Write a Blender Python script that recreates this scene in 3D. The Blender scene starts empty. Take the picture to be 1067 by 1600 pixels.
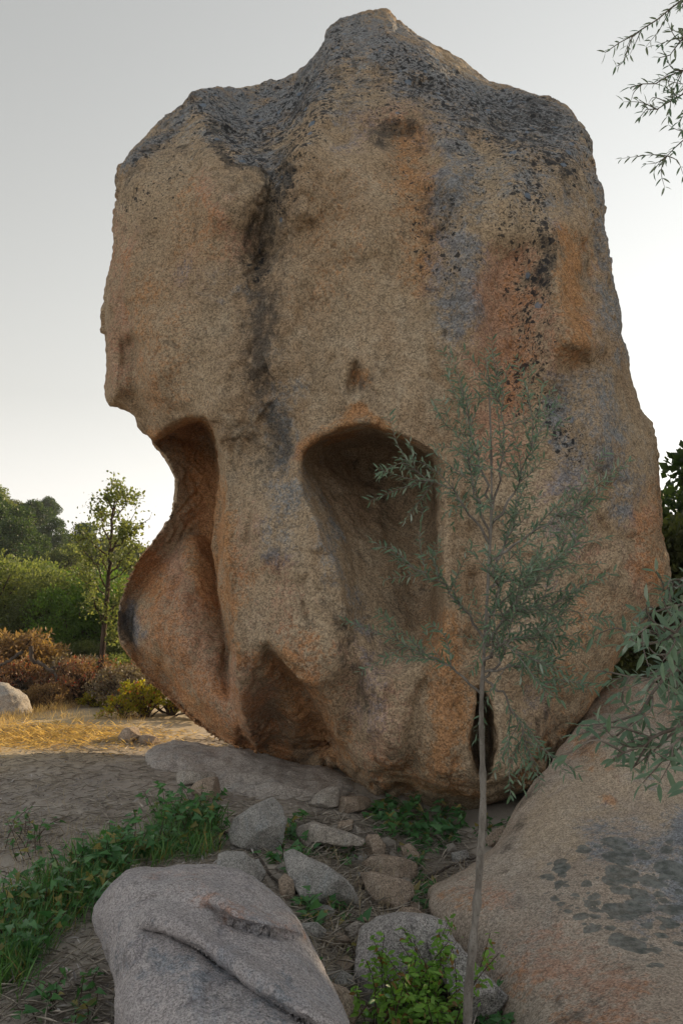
import bpy, math
import numpy as np
from mathutils import Vector

# ------------------------------------------------------------------ camera, sky, sun, exposure
scene = bpy.context.scene
COL = scene.collection
W0, H0, FPX = 1067.0, 1600.0, 1256.0          # photograph size and focal length in its pixels
EYE, PITCH = 1.6, math.radians(6.8)
SUN_EL, SUN_AZ = math.radians(20), math.radians(48)   # azimuth from +Y towards +X

cam_d = bpy.data.cameras.new('camera'); cam = bpy.data.objects.new('camera', cam_d); COL.objects.link(cam)
cam.location = (0, 0, EYE); cam.rotation_euler = (math.pi / 2 + PITCH, 0, 0)
cam_d.sensor_fit = 'VERTICAL'; cam_d.angle = 2 * math.atan(H0 / 2 / FPX)
cam_d.clip_start = 0.05; cam_d.clip_end = 6000
scene.camera = cam

world = bpy.data.worlds.new('World'); scene.world = world; world.use_nodes = True
wn = world.node_tree; wn.nodes.clear()
sky = wn.nodes.new('ShaderNodeTexSky'); sky.sky_type = 'NISHITA'; sky.sun_disc = False
sky.sun_elevation = SUN_EL; sky.sun_rotation = SUN_AZ
sky.air_density = 3.0; sky.dust_density = 0.1; sky.ozone_density = 1.0; sky.altitude = 100
hs = wn.nodes.new('ShaderNodeHueSaturation'); hs.inputs['Saturation'].default_value = 0.09
bg = wn.nodes.new('ShaderNodeBackground'); bg.inputs['Strength'].default_value = 0.125
wo = wn.nodes.new('ShaderNodeOutputWorld')
wn.links.new(sky.outputs[0], hs.inputs['Color']); wn.links.new(hs.outputs[0], bg.inputs['Color']); wn.links.new(bg.outputs[0], wo.inputs[0])

sd = bpy.data.lights.new('sun', 'SUN'); sd.energy = 5.0; sd.angle = math.radians(0.5); sd.color = (1.0, 0.76, 0.47)
sun = bpy.data.objects.new('sun', sd); COL.objects.link(sun); sun.location = (10, 20, 20)
SUN_DIR = Vector((math.sin(SUN_AZ) * math.cos(SUN_EL), math.cos(SUN_AZ) * math.cos(SUN_EL), math.sin(SUN_EL)))
sun.rotation_euler = SUN_DIR.to_track_quat('Z', 'Y').to_euler()

scene.view_settings.view_transform = 'Standard'; scene.view_settings.look = 'None'
scene.view_settings.gamma = 1.0; scene.view_settings.use_curve_mapping = False
scene.view_settings.exposure = 0.43
scene.render.engine = 'CYCLES'

# ------------------------------------------------------------------ projection helpers
CP, SP = math.cos(PITCH), math.sin(PITCH)
def ray(px, py):
    xc = (np.asarray(px, float) - W0 / 2) / FPX; yc = (H0 / 2 - np.asarray(py, float)) / FPX
    return xc, CP - yc * SP, SP + yc * CP
def at(px, py, Y):
    a, b, c = ray(px, py); t = Y / b
    return np.stack(np.broadcast_arrays(a * t, Y + 0 * t, EYE + c * t), -1)
def project(x, y, z):
    zz = z - EYE; zf = y * CP + zz * SP; u = -y * SP + zz * CP
    zf = np.where(zf < 0.05, 0.05, zf)
    return W0 / 2 + FPX * x / zf, H0 / 2 - FPX * u / zf
def sstep(a, b, x):
    t = np.clip((np.asarray(x, float) - a) / (b - a), 0, 1); return t * t * (3 - 2 * t)

# gradient noise on arrays of points
_pr = np.random.default_rng(3); _perm = _pr.permutation(256); _perm = np.concatenate([_perm, _perm])
_g = _pr.normal(size=(256, 3)); _g /= np.linalg.norm(_g, axis=1)[:, None]
def pnoise(p):
    p = np.asarray(p, float); i = np.floor(p).astype(int); f = p - i; i &= 255
    w = f * f * f * (f * (f * 6 - 15) + 10); r = 0
    for dx in (0, 1):
        for dy in (0, 1):
            for dz in (0, 1):
                hsh = _perm[_perm[_perm[(i[..., 0] + dx) & 255] + ((i[..., 1] + dy) & 255)] + ((i[..., 2] + dz) & 255)]
                g = _g[hsh]
                d = g[..., 0] * (f[..., 0] - dx) + g[..., 1] * (f[..., 1] - dy) + g[..., 2] * (f[..., 2] - dz)
                r = r + d * (w[..., 0] if dx else 1 - w[..., 0]) * (w[..., 1] if dy else 1 - w[..., 1]) * (w[..., 2] if dz else 1 - w[..., 2])
    return r
def fbm(p, octv=4, lac=2.05, gain=0.5):
    s, a = 0, 1.0
    for k in range(octv):
        s = s + a * pnoise(p * lac ** k + 17.3 * k); a *= gain
    return s

# ------------------------------------------------------------------ ground height
def hgt(x, y):
    x = np.asarray(x, float); y = np.asarray(y, float)
    h = -0.30 * np.exp(-((x - 0.75) / 0.8) ** 2 - ((y - 5.6) / 1.7) ** 2)
    h = h - 0.22 * np.exp(-((x - 0.35) / 0.45) ** 2 - ((y - 3.6) / 0.9) ** 2)
    h = h + 0.10 * sstep(-0.5, -3.0, x) * sstep(2, 6, y)
    h = h + 0.06 * np.exp(-((x + 3.3) / 1.0) ** 2 - ((y - 11) / 1.5) ** 2)
    p = np.stack([x * 0.9, y * 0.9, 0 * x], -1)
    h = h + 0.05 * fbm(p, 3) * sstep(200, 40, np.hypot(x, y))
    s = np.log1p(np.exp(np.clip((-x - 4) / 2.0, -30, 30))) * 2.0
    s = 60 * (1 - np.exp(-s / 60))
    h = h + 0.335 * s * sstep(14, 60, y) * sstep(230, 120, y)
    h = h + 0.05 * np.clip(x - 5, 0, 40) * sstep(6, 30, y) * sstep(300, 80, y)
    return h
def ground(px, py):
    """where the view ray through a pixel meets the ground"""
    a, b, c = ray(px, py); a, b, c = float(a), float(b), float(c); Y = 1.5
    prev = None
    while Y < 400:
        t = Y / b; d = EYE + c * t - float(hgt(a * t, Y))
        if d < 0:
            lo, hi = prev or Y * .9, Y
            for _ in range(18):
                m = (lo + hi) / 2; t = m / b
                if EYE + c * t - float(hgt(a * t, m)) < 0: hi = m
                else: lo = m
            t = hi / b
            return np.array([a * t, hi, EYE + c * t])
        prev = Y; Y *= 1.04
    return np.array([a / b * 60, 60., float(hgt(a / b * 60, 60.))])

# ------------------------------------------------------------------ node materials
class NT:
    def __init__(s, name):
        s.m = bpy.data.materials.new(name); s.m.use_nodes = True; s.t = s.m.node_tree; s.t.nodes.clear()
        s.out = s.n('ShaderNodeOutputMaterial')
    def n(s, typ, **kw):
        nd = s.t.nodes.new(typ)
        for k, v in kw.items(): setattr(nd, k, v)
        return nd
    def set(s, sock, v):
        if isinstance(v, bpy.types.NodeSocket): s.t.links.new(v, sock)
        elif isinstance(v, (tuple, list)) and len(v) == 3 and sock.type == 'RGBA': sock.default_value = (*v, 1)
        else: sock.default_value = v
    def coord(s):
        if not hasattr(s, '_c'): s._c = s.n('ShaderNodeTexCoord').outputs['Object']
        return s._c
    def mapping(s, scale=(1, 1, 1), v=None):
        nd = s.n('ShaderNodeMapping'); s.set(nd.inputs['Vector'], v or s.coord()); nd.inputs['Scale'].default_value = scale
        return nd.outputs[0]
    def noise(s, scale, detail=3, rough=0.55, vec=None, dist=0.0, col=False):
        nd = s.n('ShaderNodeTexNoise'); s.set(nd.inputs['Vector'], vec or s.coord())
        nd.inputs['Scale'].default_value = scale; nd.inputs['Detail'].default_value = detail
        nd.inputs['Roughness'].default_value = rough; nd.inputs['Distortion'].default_value = dist
        return nd.outputs['Color' if col else 'Fac']
    def voro(s, scale, vec=None, out='Distance', rnd=1.0):
        nd = s.n('ShaderNodeTexVoronoi'); s.set(nd.inputs['Vector'], vec or s.coord()); nd.inputs['Scale'].default_value = scale
        nd.inputs['Randomness'].default_value = rnd
        return nd.outputs[out]
    def ramp(s, f, a, b, lo=0.0, hi=1.0, smooth=True):
        nd = s.n('ShaderNodeMapRange'); nd.interpolation_type = 'SMOOTHSTEP' if smooth else 'LINEAR'
        s.set(nd.inputs[0], f); nd.inputs[1].default_value = a; nd.inputs[2].default_value = b
        nd.inputs[3].default_value = lo; nd.inputs[4].default_value = hi
        return nd.outputs[0]
    def math(s, op, a, b=0.0, clamp=False):
        nd = s.n('ShaderNodeMath', operation=op); nd.use_clamp = clamp
        s.set(nd.inputs[0], a); s.set(nd.inputs[1], b); return nd.outputs[0]
    def mix(s, f, a, b, mode='MIX'):
        nd = s.n('ShaderNodeMix', data_type='RGBA', blend_type=mode)
        s.set(nd.inputs[0], f); s.set(nd.inputs[6], a); s.set(nd.inputs[7], b); return nd.outputs[2]
    def attr(s, name):
        nd = s.n('ShaderNodeAttribute', attribute_name=name); sp = s.n('ShaderNodeSeparateColor')
        s.t.links.new(nd.outputs['Color'], sp.inputs[0]); return sp.outputs[0], sp.outputs[1], sp.outputs[2]
    def bump(s, h, strength=0.5, dist=0.02, normal=None):
        nd = s.n('ShaderNodeBump'); nd.inputs['Strength'].default_value = strength; nd.inputs['Distance'].default_value = dist
        s.set(nd.inputs['Height'], h)
        if normal: s.set(nd.inputs['Normal'], normal)
        return nd.outputs[0]
    def princ(s, col, rough=0.9, normal=None, spec=0.2):
        b = s.n('ShaderNodeBsdfPrincipled'); s.set(b.inputs['Base Color'], col); s.set(b.inputs['Roughness'], rough)
        b.inputs['Specular IOR Level'].default_value = spec
        if normal: s.set(b.inputs['Normal'], normal)
        return b.outputs[0]
    def done(s, sh):
        s.t.links.new(sh, s.out.inputs['Surface']); return s.m

def granite_mat(name, c1, c2, c3, grain=62., contrast=0.5, zones=False, lichen=0.0, bump=0.55, gsc=1.0, spots=True):
    """coarse granite: two-tone patches, crystals, optional painted-in stain zones from point attributes"""
    n = NT(name)
    big = n.noise(0.9 * gsc, 4, 0.6); mid = n.noise(4.5 * gsc, 4, 0.6, dist=0.6)
    col = n.mix(n.ramp(big, .35, .65), c1, c2)
    col = n.mix(n.ramp(mid, .45, .72, 0, .75), col, c3)
    fine = n.noise(22 * gsc, 4, .7)
    stk = n.noise(2.6 * gsc, 5, .65, n.mapping((1.5, 1.5, .34)), .7)
    col = n.mix(n.ramp(stk, .54, .72, 0, .5), col, (c1[0] * .36, c1[1] * .37, c1[2] * .42))
    col = n.mix(n.ramp(n.noise(1.7 * gsc, 5, .7, n.mapping((1, 1, .5)), 1.2), .50, .68, 0, .5), col, (c1[0] * .95, c1[1] * 1.08, c1[2] * 1.2))
    if zones:
        dk, og, gl = n.attr('zone_a'); bs, pk, pl = n.attr('zone_b')
        wob = n.math('ADD', n.math('MULTIPLY', n.math('SUBTRACT', stk, .5), 1.7), n.math('MULTIPLY', n.math('SUBTRACT', n.noise(11, 5, .75), .5), 1.9))
        wob2 = n.math('ADD', n.math('MULTIPLY', n.math('SUBTRACT', mid, .5), 1.7), n.math('MULTIPLY', n.math('SUBTRACT', n.noise(27, 4, .75), .5), 2.1))
        def zf(m, w=wob, lo=.25, hi=.95): return n.math('MULTIPLY', n.ramp(n.math('ADD', m, w), lo, hi), n.ramp(m, .02, .2))
        col = n.mix(n.math('MULTIPLY', zf(pl), .55), col, (.46, .37, .265))
        col = n.mix(n.math('MULTIPLY', zf(pk, wob2), .72), col, (.44, .25, .175))
        col = n.mix(n.math('MULTIPLY', zf(og, wob2), .66), col, n.mix(stk, (.40, .145, .04), (.47, .25, .095)))
        col = n.mix(n.math('MULTIPLY', zf(gl, wob2), .8), col, n.mix(fine, (.115, .14, .17), (.28, .32, .37)))
        col = n.mix(n.math('MULTIPLY', zf(dk), .74), col, (.05, .048, .047))
    # crystals
    v = n.n('ShaderNodeTexVoronoi'); n.set(v.inputs['Vector'], n.coord()); v.inputs['Scale'].default_value = grain
    sp = n.n('ShaderNodeSeparateColor'); n.t.links.new(v.outputs['Color'], sp.inputs[0])
    g1 = n.ramp(sp.outputs[0], 0, 1, 1 - contrast, 1 + contrast * .9, smooth=False)
    sc = n.n('ShaderNodeVectorMath', operation='SCALE'); n.set(sc.inputs[0], col); n.set(sc.inputs['Scale'], g1); col = sc.outputs[0]
    dark = n.ramp(n.noise(grain * 1.2, 2, .6), .60, .70)
    col = n.mix(n.math('MULTIPLY', dark, .4), col, (.05, .045, .04))
    patch = n.ramp(n.noise(9 * gsc, 6, .8), .53, .66)
    col = n.mix(n.math('MULTIPLY', patch, n.ramp(big, .38, .6, .08, .55)), col, (.06, .052, .045))
    if zones and spots:   # crusty black and blue-grey lichen thalli
        for sc_, thr, tint, amt in ((9., .42, (.03, .032, .038), .85), (19., .54, (.03, .032, .036), .88), (36., .60, (.035, .035, .038), .85), (6., .26, (.17, .22, .29), .75)):
            wv = n.n('ShaderNodeVectorMath', operation='ADD'); n.set(wv.inputs[0], n.coord())
            k = n.n('ShaderNodeVectorMath', operation='SCALE'); n.set(k.inputs[0], n.noise(14, 3, .6, col=True)); k.inputs['Scale'].default_value = .10
            n.set(wv.inputs[1], k.outputs[0])
            vv = n.n('ShaderNodeTexVoronoi'); n.set(vv.inputs['Vector'], wv.outputs[0]); vv.inputs['Scale'].default_value = sc_
            s2 = n.n('ShaderNodeSeparateColor'); n.t.links.new(vv.outputs['Color'], s2.inputs[0])
            rad = n.math('MULTIPLY', n.math('MULTIPLY', s2.outputs[1], bs), thr * 1.25)
            f = n.ramp(n.math('SUBTRACT', rad, vv.outputs['Distance']), -.01, .05)
            col = n.mix(n.math('MULTIPLY', f, amt), col, tint)
    if lichen > 0:
        wv = n.n('ShaderNodeVectorMath', operation='ADD'); n.set(wv.inputs[0], n.coord())
        k = n.n('ShaderNodeVectorMath', operation='SCALE'); n.set(k.inputs[0], n.noise(9, 3, .6, col=True)); k.inputs['Scale'].default_value = .05
        n.set(wv.inputs[1], k.outputs[0])
        bs, pk, pl = n.attr('zone_b')
        for sc_, thr in ((6.0, .62), (9.5, .62), (17., .55)):
            vv = n.n('ShaderNodeTexVoronoi'); n.set(vv.inputs['Vector'], wv.outputs[0]); vv.inputs['Scale'].default_value = sc_
            s2 = n.n('ShaderNodeSeparateColor'); n.t.links.new(vv.outputs['Color'], s2.inputs[0])
            rad = n.math('MULTIPLY', n.math('MULTIPLY', n.ramp(s2.outputs[1], .2, 1, .2, 1), bs), thr * 1.3)
            f = n.ramp(n.math('SUBTRACT', rad, vv.outputs['Distance']), 0, .05)
            col = n.mix(n.math('MULTIPLY', f, lichen), col, n.mix(n.ramp(fine, .35, .65), (.095, .105, .10), (.22, .235, .225)))
    hgt_ = n.math('ADD', n.math('MULTIPLY', n.noise(grain * 1.1, 3, .8), .6), n.math('MULTIPLY', n.voro(grain * .9), .4))
    b1 = n.bump(hgt_, bump, .012)
    b2 = n.bump(n.noise(6 * gsc, 6, .7), .5, .05, b1)
    return n.done(n.princ(col, .92, b2, .15))

def leaf_mat(name, c1, c2, back=None, trans=0.35, rough=0.5, spec=0.35, warm=None):
    n = NT(name)
    oi = n.n('ShaderNodeObjectInfo'); ge = n.n('ShaderNodeNewGeometry')
    r = n.math('FRACT', n.math('ADD', oi.outputs['Random'], ge.outputs['Random Per Island']))
    col = n.mix(r, c1, c2)
    if warm:
        r2 = n.math('FRACT', n.math('MULTIPLY', r, 17.31)); col = n.mix(n.ramp(r2, .86, .94), col, warm)
    cl = n.noise(1.6, 2, .6); col = n.mix(n.ramp(cl, .35, .7, 0, .35), col, (c1[0] * .5, c1[1] * .5, c1[2] * .5))
    c_front = col
    if back: col = n.mix(ge.outputs['Backfacing'], col, back)
    p = n.princ(col, rough, None, spec)
    t = n.n('ShaderNodeBsdfTranslucent')
    tc = n.n('ShaderNodeVectorMath', operation='MULTIPLY'); n.set(tc.inputs[0], c_front); tc.inputs[1].default_value = (1.9, 1.9, 0.9)
    n.set(t.inputs['Color'], tc.outputs[0])
    mx = n.n('ShaderNodeMixShader'); mx.inputs[0].default_value = trans
    n.t.links.new(p, mx.inputs[1]); n.t.links.new(t.outputs[0], mx.inputs[2])
    return n.done(mx.outputs[0])

def bark_mat(name, c1, c2, sc=14.):
    n = NT(name); v = n.mapping((1, 1, .3))
    f = n.noise(sc, 5, .7, v); col = n.mix(n.ramp(f, .35, .68), c1, c2)
    col = n.mix(n.ramp(n.noise(sc * 3, 3), .58, .7, 0, .6), col, (c1[0] * .4, c1[1] * .4, c1[2] * .4))
    return n.done(n.princ(col, .9, n.bump(f, .7, .01), .15))

def ground_mat():
    n = NT('trodden_dirt')
    a = n.noise(.8, 4, .6); b = n.noise(5, 5, .65, dist=.5); c = n.noise(95, 4, .8); d = n.noise(210, 2, .7)
    col = n.mix(n.ramp(a, .35, .65), (.34, .305, .275), (.41, .37, .33))
    col = n.mix(n.ramp(b, .42, .7, 0, .7), col, (.52, .475, .42))
    col = n.mix(n.ramp(c, .52, .68, 0, .4), col, (.20, .18, .165))
    col = n.mix(n.ramp(d, .58, .68, 0, .6), col, (.46, .41, .34))
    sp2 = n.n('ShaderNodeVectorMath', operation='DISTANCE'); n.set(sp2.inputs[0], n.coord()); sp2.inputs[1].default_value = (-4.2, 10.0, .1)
    dry = n.ramp(n.math('ADD', sp2.outputs['Value'], n.math('MULTIPLY', n.math('SUBTRACT', n.noise(1.3, 4, .7), .5), 3.)), 3.2, 1.2)  # dry straw tint, also lightening the ground to strengthen the sunlit patch
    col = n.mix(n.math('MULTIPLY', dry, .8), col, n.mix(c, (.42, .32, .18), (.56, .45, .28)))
    ge = n.n('ShaderNodeNewGeometry'); ln = n.n('ShaderNodeVectorMath', operation='LENGTH'); n.set(ln.inputs[0], ge.outputs['Position'])
    far = n.ramp(ln.outputs['Value'], 15, 26)
    scrub = n.mix(n.ramp(n.noise(.35, 6, .7), .4, .62), (.045, .06, .025), (.11, .105, .045))
    col = n.mix(far, col, scrub)
    return n.done(n.princ(col, .95, n.bump(n.math('ADD', n.math('MULTIPLY', b, .5), c), .45, .02), .1))

def plain_mat(name, c1, c2, rough=.85):
    n = NT(name); ge = n.n('ShaderNodeNewGeometry')
    return n.done(n.princ(n.mix(ge.outputs['Random Per Island'], c1, c2), rough, None, .15))

# ------------------------------------------------------------------ mesh helpers
def mesh_from(name, V, F, smooth=True):
    """F: (n,3) or (n,4) int array"""
    me = bpy.data.meshes.new(name); V = np.asarray(V, np.float32); F = np.asarray(F, np.int32)
    me.vertices.add(len(V)); me.vertices.foreach_set('co', V.ravel())
    k = F.shape[1]; me.loops.add(F.size); me.loops.foreach_set('vertex_index', F.ravel())
    me.polygons.add(len(F)); me.polygons.foreach_set('loop_start', np.arange(0, F.size, k, dtype=np.int32))
    try: me.polygons.foreach_set('loop_total', np.full(len(F), k, np.int32))
    except Exception: pass
    me.polygons.foreach_set('use_smooth', np.full(len(F), smooth, bool))
    me.update(calc_edges=True); me.validate(); return me
def link(name, me, mat=None, parent=None, loc=None):
    o = bpy.data.objects.new(name, me); COL.objects.link(o)
    if mat and me: 
        if not me.materials: me.materials.append(mat)
    if parent: o.parent = parent
    if loc is not None: o.location = loc
    return o
def tag(o, label=None, cat=None, group=None, kind=None):
    if label: o['label'] = label
    if cat: o['category'] = cat
    if group: o['group'] = group
    if kind: o['kind'] = kind
    return o
def thing(name, loc, label, cat, group=None):
    o = bpy.data.objects.new(name, None); COL.objects.link(o); o.location = loc; o.empty_display_size = .1
    return tag(o, label, cat, group)
def rezero(me, loc):
    n = len(me.vertices); a = np.empty(n * 3, np.float32); me.vertices.foreach_get('co', a)
    a = a.reshape(-1, 3) - np.asarray(loc, np.float32); me.vertices.foreach_set('co', a.ravel()); me.update()

def surface_nets(Fd, org, h):
    s = Fd > 0; nx, ny, nz = Fd.shape
    cnt = np.zeros((nx - 1, ny - 1, nz - 1), np.int8)
    for i in (0, 1):
        for j in (0, 1):
            for k in (0, 1): cnt += s[i:nx - 1 + i, j:ny - 1 + j, k:nz - 1 + k]
    act = (cnt > 0) & (cnt < 8); I = np.argwhere(act); idx = np.full(act.shape, -1, np.int64); idx[act] = np.arange(len(I))
    c = {}
    for i in (0, 1):
        for j in (0, 1):
            for k in (0, 1): c[i, j, k] = Fd[I[:, 0] + i, I[:, 1] + j, I[:, 2] + k].astype(float)
    acc = np.zeros((len(I), 3)); m = np.zeros(len(I))
    for a in c:
        for ax in range(3):
            if a[ax] == 0:
                b = list(a); b[ax] = 1; b = tuple(b); fa, fb = c[a], c[b]; x = (fa > 0) != (fb > 0)
                t = np.where(x, fa / np.where(x, fa - fb, 1), 0)
                for q in range(3): acc[:, q] += np.where(x, a[q] + (t if q == ax else 0), 0)
                m += x
    V = (I + acc / m[:, None]) * h + np.asarray(org)
    Q = []
    for ax in range(3):
        o1, o2 = (ax + 1) % 3, (ax + 2) % 3
        sl = [slice(1, -1)] * 3; sl[ax] = slice(0, -1); s0 = s[tuple(sl)]; sl[ax] = slice(1, None); s1 = s[tuple(sl)]
        E = np.argwhere(s0 != s1); pos = s0[s0 != s1]
        off = np.zeros(3, int); off[o1] = 1; off[o2] = 1; E = E + off
        def cell(d1, d2):
            e = E.copy(); e[:, o1] -= d1; e[:, o2] -= d2; return idx[e[:, 0], e[:, 1], e[:, 2]]
        q = np.stack([cell(1, 1), cell(0, 1), cell(0, 0), cell(1, 0)], 1)
        q[~pos] = q[~pos][:, ::-1]; Q.append(q)
    return V, np.concatenate(Q)

def vnormals(V, F):
    n = np.cross(V[F[:, 2]] - V[F[:, 0]], V[F[:, 3]] - V[F[:, 1]]); N = np.zeros_like(V)
    for k in range(4):
        for a in range(3): N[:, a] += np.bincount(F[:, k], n[:, a], len(V))
    return N / (np.linalg.norm(N, axis=1)[:, None] + 1e-9)

def seg_dist(PX, PY, a, b):
    ax, ay = a; bx, by = b; dx, dy = bx - ax, by - ay; L = dx * dx + dy * dy + 1e-9
    t = np.clip(((PX - ax) * dx + (PY - ay) * dy) / L, 0, 1)
    return np.hypot(PX - ax - t * dx, PY - ay - t * dy)
def line_d(PX, PY, pts):
    d = np.full(np.shape(PX), 1e9)
    for a, b in zip(pts[:-1], pts[1:]): d = np.minimum(d, seg_dist(PX, PY, a, b))
    return d
def poly_sd(PX, PY, poly):
    d = line_d(PX, PY, list(poly) + [poly[0]]); ins = np.zeros(np.shape(PX), bool)
    for (x1, y1), (x2, y2) in zip(poly, list(poly[1:]) + [poly[0]]):
        if y1 == y2: continue
        c = ((y1 > PY) != (y2 > PY)) & (PX < (x2 - x1) * (PY - y1) / (y2 - y1) + x1); ins ^= c
    return np.where(ins, d, -d)
def blur(A, r):
    if r <= 0: return A
    k = np.exp(-0.5 * (np.arange(-2 * r, 2 * r + 1) / r) ** 2); k /= k.sum()
    for ax in (0, 1):
        P = np.pad(A, [(2 * r, 2 * r) if a == ax else (0, 0) for a in (0, 1)], mode='edge'); o = 0; n = A.shape[ax]
        for i, w in enumerate(k): o = o + w * (P[i:i + n] if ax == 0 else P[:, i:i + n])
        A = o
    return A
def smooth_poly(p, it=1):
    for _ in range(it):
        q = []
        for a, b in zip(p, list(p[1:]) + [p[0]]):
            q += [(a[0] * .75 + b[0] * .25, a[1] * .75 + b[1] * .25), (a[0] * .25 + b[0] * .75, a[1] * .25 + b[1] * .75)]
        p = q
    return p

def stone_mesh(name, outline, yc, Tf, Tb, R, step=2.0, h=.03, blr=2, feat=None, cuts=(), sharp=2.0):
    """A solid whose outline from the photograph's standpoint is `outline`; yc(px,py) is the depth of its
    mid-surface, Tf/Tb its half thickness to front and back, R the rounding distance (all metres)."""
    P = np.array(outline, float); x0, y0 = P.min(0) - 14 * step; x1, y1 = P.max(0) + 14 * step
    gx = np.arange(x0, x1, step); gy = np.arange(y0, y1, step); PX, PY = np.meshgrid(gx, gy)
    YC = yc(PX, PY) if callable(yc) else np.full(PX.shape, float(yc))
    mpp = YC / FPX
    d = poly_sd(PX, PY, outline) * mpp
    din = np.clip(d, 0, None); din = np.where(d > 0, blur(din, blr), 0)
    pr = (1 - (1 - np.clip(din / R, 0, 1)) ** sharp) ** (1 / sharp)
    ext = np.clip(-d, 0, None) * 1.5
    Df = YC - Tf * pr + ext; Db = YC + Tb * pr - ext
    if feat is not None: Df = Df + feat(PX, PY, din) * (d > 0)
    Df = np.where(d > 0, np.minimum(blur(Df, 1), YC + Tb * pr * .7 - .02 * np.clip(pr * 4, 0, 1)), Df)
    gyD, gxD = np.gradient(Df, step); gn = np.sqrt(1 + (np.hypot(gxD, gyD) / mpp) ** 2); gn = np.minimum(blur(gn, 1), 8)
    inb = d > -2 * h
    ymin, ymax = Df[inb].min() - 3 * h, Db[inb].max() + 3 * h
    c = np.concatenate([at(P[:, 0], P[:, 1], ymin), at(P[:, 0], P[:, 1], ymax)])
    lo = c.min(0) - 3 * h; hi = c.max(0) + 3 * h; lo[1], hi[1] = ymin, ymax
    X = np.arange(lo[0], hi[0], h); Y = np.arange(lo[1], hi[1], h); Z = np.arange(lo[2], hi[2], h)
    Fd = np.empty((len(X), len(Y), len(Z)), np.float32)
    for j, yy in enumerate(Y):
        xx, zz = np.meshgrid(X, Z, indexing='ij'); px, py = project(xx, yy, zz)
        u = np.clip((px - x0) / step, 0, len(gx) - 1.001); v = np.clip((py - y0) / step, 0, len(gy) - 1.001)
        ui, vi = u.astype(int), v.astype(int); fu, fv = u - ui, v - vi
        def smp(A): return (A[vi, ui] * (1 - fu) + A[vi, ui + 1] * fu) * (1 - fv) + (A[vi + 1, ui] * (1 - fu) + A[vi + 1, ui + 1] * fu) * fv
        f = np.minimum(yy - smp(Df), smp(Db) - yy) / smp(gn)
        for (cx, cy, cz, nx_, ny_, nz_) in cuts:
            f = np.minimum(f, -((xx - cx) * nx_ + (yy - cy) * ny_ + (zz - cz) * nz_))
        Fd[:, j, :] = f
    Fd[[0, -1]] = -1; Fd[:, [0, -1]] = -1; Fd[:, :, [0, -1]] = -1
    V, F = surface_nets(Fd, (X[0], Y[0], Z[0]), h)
    lab = np.arange(len(V))                                    # keep the largest connected piece
    while True:
        m = lab[F].min(1); nl = lab.copy()
        for k in range(4): np.minimum.at(nl, F[:, k], m)
        nl = nl[nl]
        if (nl == lab).all(): break
        lab = nl
    u, c = np.unique(lab, return_counts=True); ok = lab == u[c.argmax()]; F = F[ok[F[:, 0]]]
    ren = np.cumsum(ok) - 1
    return V[ok], ren[F]

def finish_stone(name, V, F, mat, label=None, cat='rock', noise=((1.2, .05), (4., .018), (14., .006)), attrs=None, group=None, parent=None, flakes=0):
    N = vnormals(V, F); d = 0
    for fr, am in noise: d = d + am * fbm(V * fr + 31.7 * am, 3)
    if flakes:
        w1 = V * (1.25, 1.25, .8) + .35 * fbm(V * 2.1, 3)[:, None]; m1 = sstep(.02, .22, pnoise(V * .9 + 40)); m2 = sstep(.0, .25, pnoise(V * 1.4 + 70))
        hx, hy = project(V[:, 0], V[:, 1], V[:, 2]); sm = sstep(4, -6, poly_sd(hx, hy, EYE_R)); sm = sm * np.where((hx < 240) & (hy > 520) & (hy < 720), .15, 1); m1 = m1 * sm; m2 = m2 * sm
        d = d + flakes * m1 * sstep(-.012, .012, pnoise(w1 * 1.7)) + .45 * flakes * m2 * sstep(-.015, .015, pnoise(w1 * 4.6 + 11))
        d = d - .5 * flakes * sstep(.035, .0, np.abs(pnoise(w1 * 1.1 + 23))) * m2 - .55 * flakes * sstep(.05, .0, np.abs(pnoise(V * (7, 7, 4.)))) * m1
    V2 = V + N * np.asarray(d)[:, None]
    base = np.array([V[:, 0].mean(), V[:, 1].mean(), V2[:, 2].min()])
    me = mesh_from(name, V2 - base, F); me.materials.append(mat)
    if attrs is not None:
        px, py = project(V[:, 0], V[:, 1], V[:, 2])
        for an, arr in attrs(px, py, V, N).items():
            ca = me.color_attributes.new(an, 'FLOAT_COLOR', 'POINT')
            ca.data.foreach_set('color', np.concatenate([np.clip(arr, 0, 1), np.ones((len(V), 1))], 1).astype(np.float32).ravel())
    o = link(name, me, None, parent, base)
    return tag(o, label, cat, group)

def tube(pts, radii, sides=7, cap=True):
    pts = np.asarray(pts, float); n = len(pts); radii = np.broadcast_to(radii, n)
    T = np.gradient(pts, axis=0); T /= np.linalg.norm(T, axis=1)[:, None] + 1e-9
    ref = np.where(np.abs(T[:, 2:3]) > .9, np.array([[1., 0, 0]]), np.array([[0, 0, 1.]]))
    A = np.cross(T, ref); A /= np.linalg.norm(A, axis=1)[:, None] + 1e-9; B = np.cross(T, A)
    th = np.arange(sides) * 2 * math.pi / sides
    V = pts[:, None] + radii[:, None, None] * (np.cos(th)[None, :, None] * A[:, None] + np.sin(th)[None, :, None] * B[:, None])
    V = V.reshape(-1, 3); Q = []
    for i in range(n - 1):
        for k in range(sides):
            k2 = (k + 1) % sides; Q.append((i * sides + k, i * sides + k2, (i + 1) * sides + k2, (i + 1) * sides + k))
    return V, np.array(Q)
class Tubes:
    def __init__(s): s.V, s.F, s.n = [], [], 0
    def add(s, pts, radii, sides=6):
        v, f = tube(pts, radii, sides); s.V.append(v); s.F.append(f + s.n); s.n += len(v)
    def mesh(s, name, org=(0, 0, 0)): return mesh_from(name, np.concatenate(s.V) - np.asarray(org), np.concatenate(s.F))
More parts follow.
